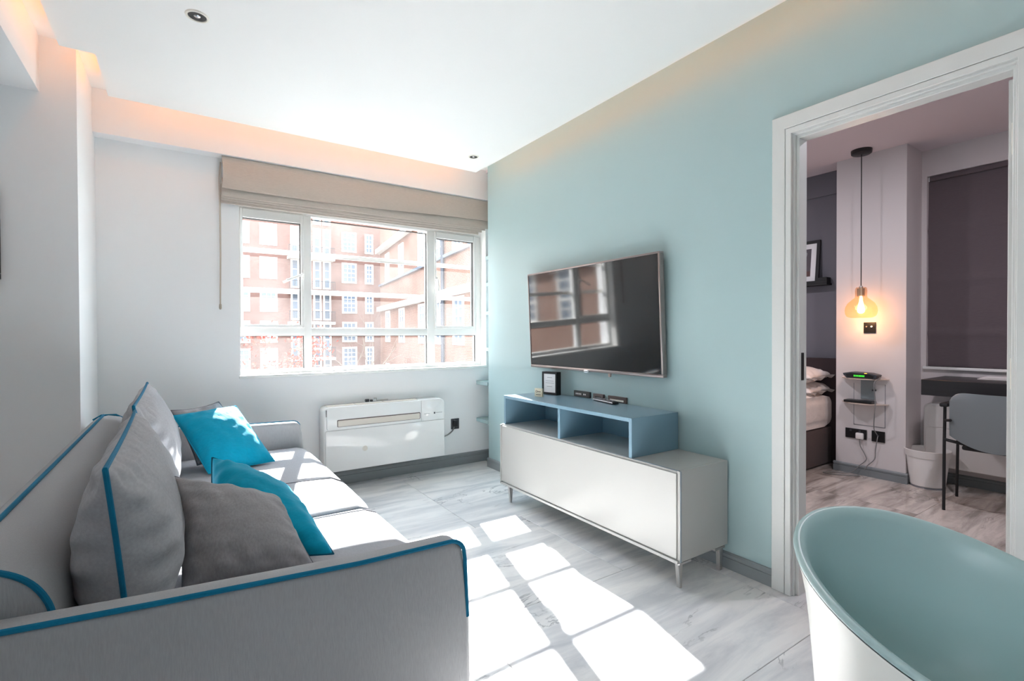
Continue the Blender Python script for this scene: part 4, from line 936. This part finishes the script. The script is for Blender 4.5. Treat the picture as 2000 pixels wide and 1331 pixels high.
# fill lamps added to brighten the bedroom, out of the doorway's view
for i, (x, y) in enumerate(((3.2, 0.6), (3.1, 2.6))):
    d = thing('bedroom_fill_lamp', (x, y, BZ), 'added unseen fill lamp on the bedroom ceiling near the %s' % ('doorway' if i == 0 else 'bed foot'), 'downlight', 'added bedroom fill lamps')
    part('rim', lathe(bmesh.new(), [(0.05, -0.001), (0.055, -0.006), (0.065, -0.004), (0.068, 0.0)], (x, y, BZ), 28, cap=False), 'pale_ring', d)
    part('lens', lathe(bmesh.new(), [(0.05, -0.002), (0.02, -0.001)], (x, y, BZ), 24), emit('fill_lamp_lens', (255, 226, 214), 2.0), d)
    ld = bpy.data.lights.new('bedroom_fill_beam', 'AREA'); lo = bpy.data.objects.new('bedroom_fill_beam', ld); C.objects.link(lo)
    ld.shape = 'DISK'; ld.size = 0.12; ld.energy = 10; ld.color = (0.98, 0.92, 1.0); lo.location = (x, y, BZ - 0.012)

# ================================================================== OUTSIDE
def sash_window(w_, h_, cols, rows_):
    bm = bmesh.new(); f = 0.16
    for q in ((0, f, 0, h_), (w_ - f, w_, 0, h_), (f, w_ - f, 0, f), (f, w_ - f, h_ - f, h_)): box(bm, q[0], q[1], -0.06, 0.05, q[2], q[3])
    iw, ih = w_ - 2 * f, h_ - 2 * f
    for c_ in range(1, cols): box(bm, f + iw * c_ / cols - 0.03, f + iw * c_ / cols + 0.03, -0.03, 0.03, f, h_ - f)
    for r_ in range(1, rows_):
        t = 0.06 if r_ == rows_ // 2 else 0.03
        box(bm, f, w_ - f, -0.03, 0.03, f + ih * r_ / rows_ - t, f + ih * r_ / rows_ + t)
    fm = finish(bm, 'window', 'stone', smooth=False)
    pm = finish(box(bmesh.new(), f * 0.8, w_ - f * 0.8, 0.0, 0.02, f * 0.8, h_ - f * 0.8), 'pane', 'far_glass', smooth=False)
    return fm, pm
def put_window(meshes, root, loc):
    o = bpy.data.objects.new('window', meshes[0]); C.objects.link(o); o.parent = root; o.location = loc
    p = bpy.data.objects.new('pane', meshes[1]); C.objects.link(p); p.parent = o
mb = thing('apartment_block', (10, 50, -9.0), 'red brick apartment block with white sash windows straight outside the window', 'building')
part('wall', B(-30, 30, 50.0, 58, -9.0, 16.5), 'brick', mb, smooth=False)
part('cornice', B(-30, 30, 49.6, 58, 16.5, 17.1), 'stone', mb, smooth=False)
wn1 = sash_window(1.45, 2.0, 3, 4); wn2 = sash_window(0.85, 2.0, 2, 4); wn3 = sash_window(0.75, 2.75, 1, 3)
rows_z = (-8.1, -5.0, -1.95, 0.55, 3.4, 6.42, 9.5, 12.6)
for z in rows_z:
    for x, mm in ((-26, wn1), (-22, wn1), (-16, wn1), (-12, wn1), (-7, wn1), (-2.2, wn1), (3.65, wn1), (5.9, wn1), (13.2, wn1), (15.5, wn2)): put_window(mm, mb, (x - 10, 49.98 - 50, z + 9.0))
    for x, mm in ((8.5, wn3), (10.5, wn3), (11.4, wn3)): put_window(mm, mb, (x - 10, 49.98 - 50, z + 9.0 - 0.72))
for z in (-4.3, -0.9, 2.5, 5.35, 8.6):
    for xa, xb in ((8.2, 9.6), (10.2, 12.3)):
        s_ = part('balcony', B(xa, xb, 48.9, 50.0, z - 0.24, z), 'stone', mb, smooth=False)
        bm = bmesh.new()
        box(bm, xa, xb, 48.92, 48.97, z + 0.95, z + 1.0)
        nb = int((xb - xa) / 0.13)
        for i in range(nb + 1): box(bm, xa + (xb - xa - 0.03) * i / nb, xa + (xb - xa - 0.03) * i / nb + 0.03, 48.93, 48.96, z, z + 0.96)
        part('railing', bm, 'iron', s_, 'black iron railing', smooth=False)
def wing(name, A, ang, length, label, z_top=14.0, flip=1):
    rz = math.radians(ang)
    o = thing(name, (A[0], A[1], -9.0), label, 'building', None, rz)
    part('wall', box(bmesh.new(), 0, length, -0.0 if flip > 0 else -8, 8 if flip > 0 else 0, 0, z_top + 9), 'brick_wing', o, local=True, smooth=False)
    yf = -0.25 * flip
    def band(x0, x1, z0, z1, d=0.25, mm='stone', nm='string_course'):
        part(nm, box(bmesh.new(), x0, x1, min(0, -d * flip), max(0, -d * flip), z0 + 9, z1 + 9), mm, o, local=True, smooth=False)
    band(0, length, 3.45, 3.85, 0.35); band(0, length, 8.9, 9.3, 0.45, nm='cornice'); band(0, length, 5.80, 5.98, 0.18, 'far_glass', 'gutter')
    t1 = sash_window(1.7, 2.75, 2, 5); t2 = sash_window(1.5, 2.6, 2, 4)
    for x, mm in ((7.6, t1), (13.4, t1), (17.35, t1), (20.7, t1), (2.5, t1), (24.5, t1)):
        if x > length - 2: continue
        put_window(mm, o, (x, -0.02 * flip, 0.6 + 9)); put_window(t2, o, (x, -0.02 * flip, 5.9 + 9)); put_window(t2, o, (x, -0.02 * flip, -3.9 + 9)); put_window(t2, o, (x, -0.02 * flip, -7.6 + 9))
    return o
wr_ = wing('brick_wing', (15.72, 46.0), -97.5 + 0, 26.0, 'nearer brick wing with tall white windows at the right of the window view', flip=1)
tag(part('downpipe', T([(13.05, 27.0, -9), (13.05, 27.0, 7.4)], 0.11, 12), 'pipe'), 'dark vertical pipe in front of the brick wing outside the window', 'pipe')
wl_ = wing('brick_wing', (-13.5, 44.0), -86.0, 30.0, 'brick wing with tall windows on the left, seen reflected in the television', flip=-1)
struct('ground', B(-60, 60, 4.6, 90, -9.2, -9.0), 'ground', smooth=False)

def tree(name, base, height, seed, label, leaves=False):
    rnd = random.Random(seed); t_ = thing(name, base, label, 'tree'); bm = bmesh.new(); leafs = []
    trunk = bmesh.new()
    def grow(b_, p, d, L, r, depth):
        pts, rr = [p.copy()], [r]; q = p.copy(); dd = d.copy(); n = 4
        for i in range(n):
            dd = (dd + Vector((rnd.uniform(-.16, .16), rnd.uniform(-.16, .16), 0.05))).normalized(); q = q + dd * L / n
            pts.append(q.copy()); rr.append(r * (1 - 0.45 * (i + 1) / n))
        tube(b_, pts, rr, 6 if depth < 2 else 4)
        if depth >= 4: leafs.append(q); return
        for k in range(3 if depth < 3 else 2):
            j = rnd.choice((2, 3, 4)); a = rnd.uniform(0, 6.28); tilt = rnd.uniform(0.4, 0.9)
            ax = dd.orthogonal().normalized(); ax.rotate(Quaternion(dd, a)); nd = (dd * math.cos(tilt) + ax * math.sin(tilt)).normalized()
            grow(bm, pts[j], nd, L * rnd.uniform(0.55, 0.72), rr[j] * 0.62, depth + 1)
    grow(trunk, Vector(base), Vector((0.03, 0, 1)), height * 0.45, height * 0.016, 0)
    part('trunk', trunk, 'bark', t_); part('branches', bm, 'bark', t_)
    if leaves:
        lb = bmesh.new()
        for q in leafs:
            for _ in range(16):
                c_ = q + Vector((rnd.gauss(0, .4), rnd.gauss(0, .4), rnd.gauss(0, .35))); a = Vector((rnd.uniform(-1, 1), rnd.uniform(-1, 1), rnd.uniform(-1, 1))).normalized() * 0.11; b_ = a.orthogonal().normalized() * 0.09
                lb.faces.new([lb.verts.new(c_ + v) for v in (a, b_, -a, -b_)])
        lo = part('foliage', lb, 'red_leaf', t_, 'red leaves', smooth=False); lo['kind'] = 'stuff'
tree('bare_tree', (8.6, 30.0, -9.0), 13.4, 5, 'bare leafless tree in the courtyard in front of the brick block')
tree('red_tree', (4.0, 31.5, -9.0), 11.8, 12, 'red leaved tree in front of the brick block at the left of the window', True)
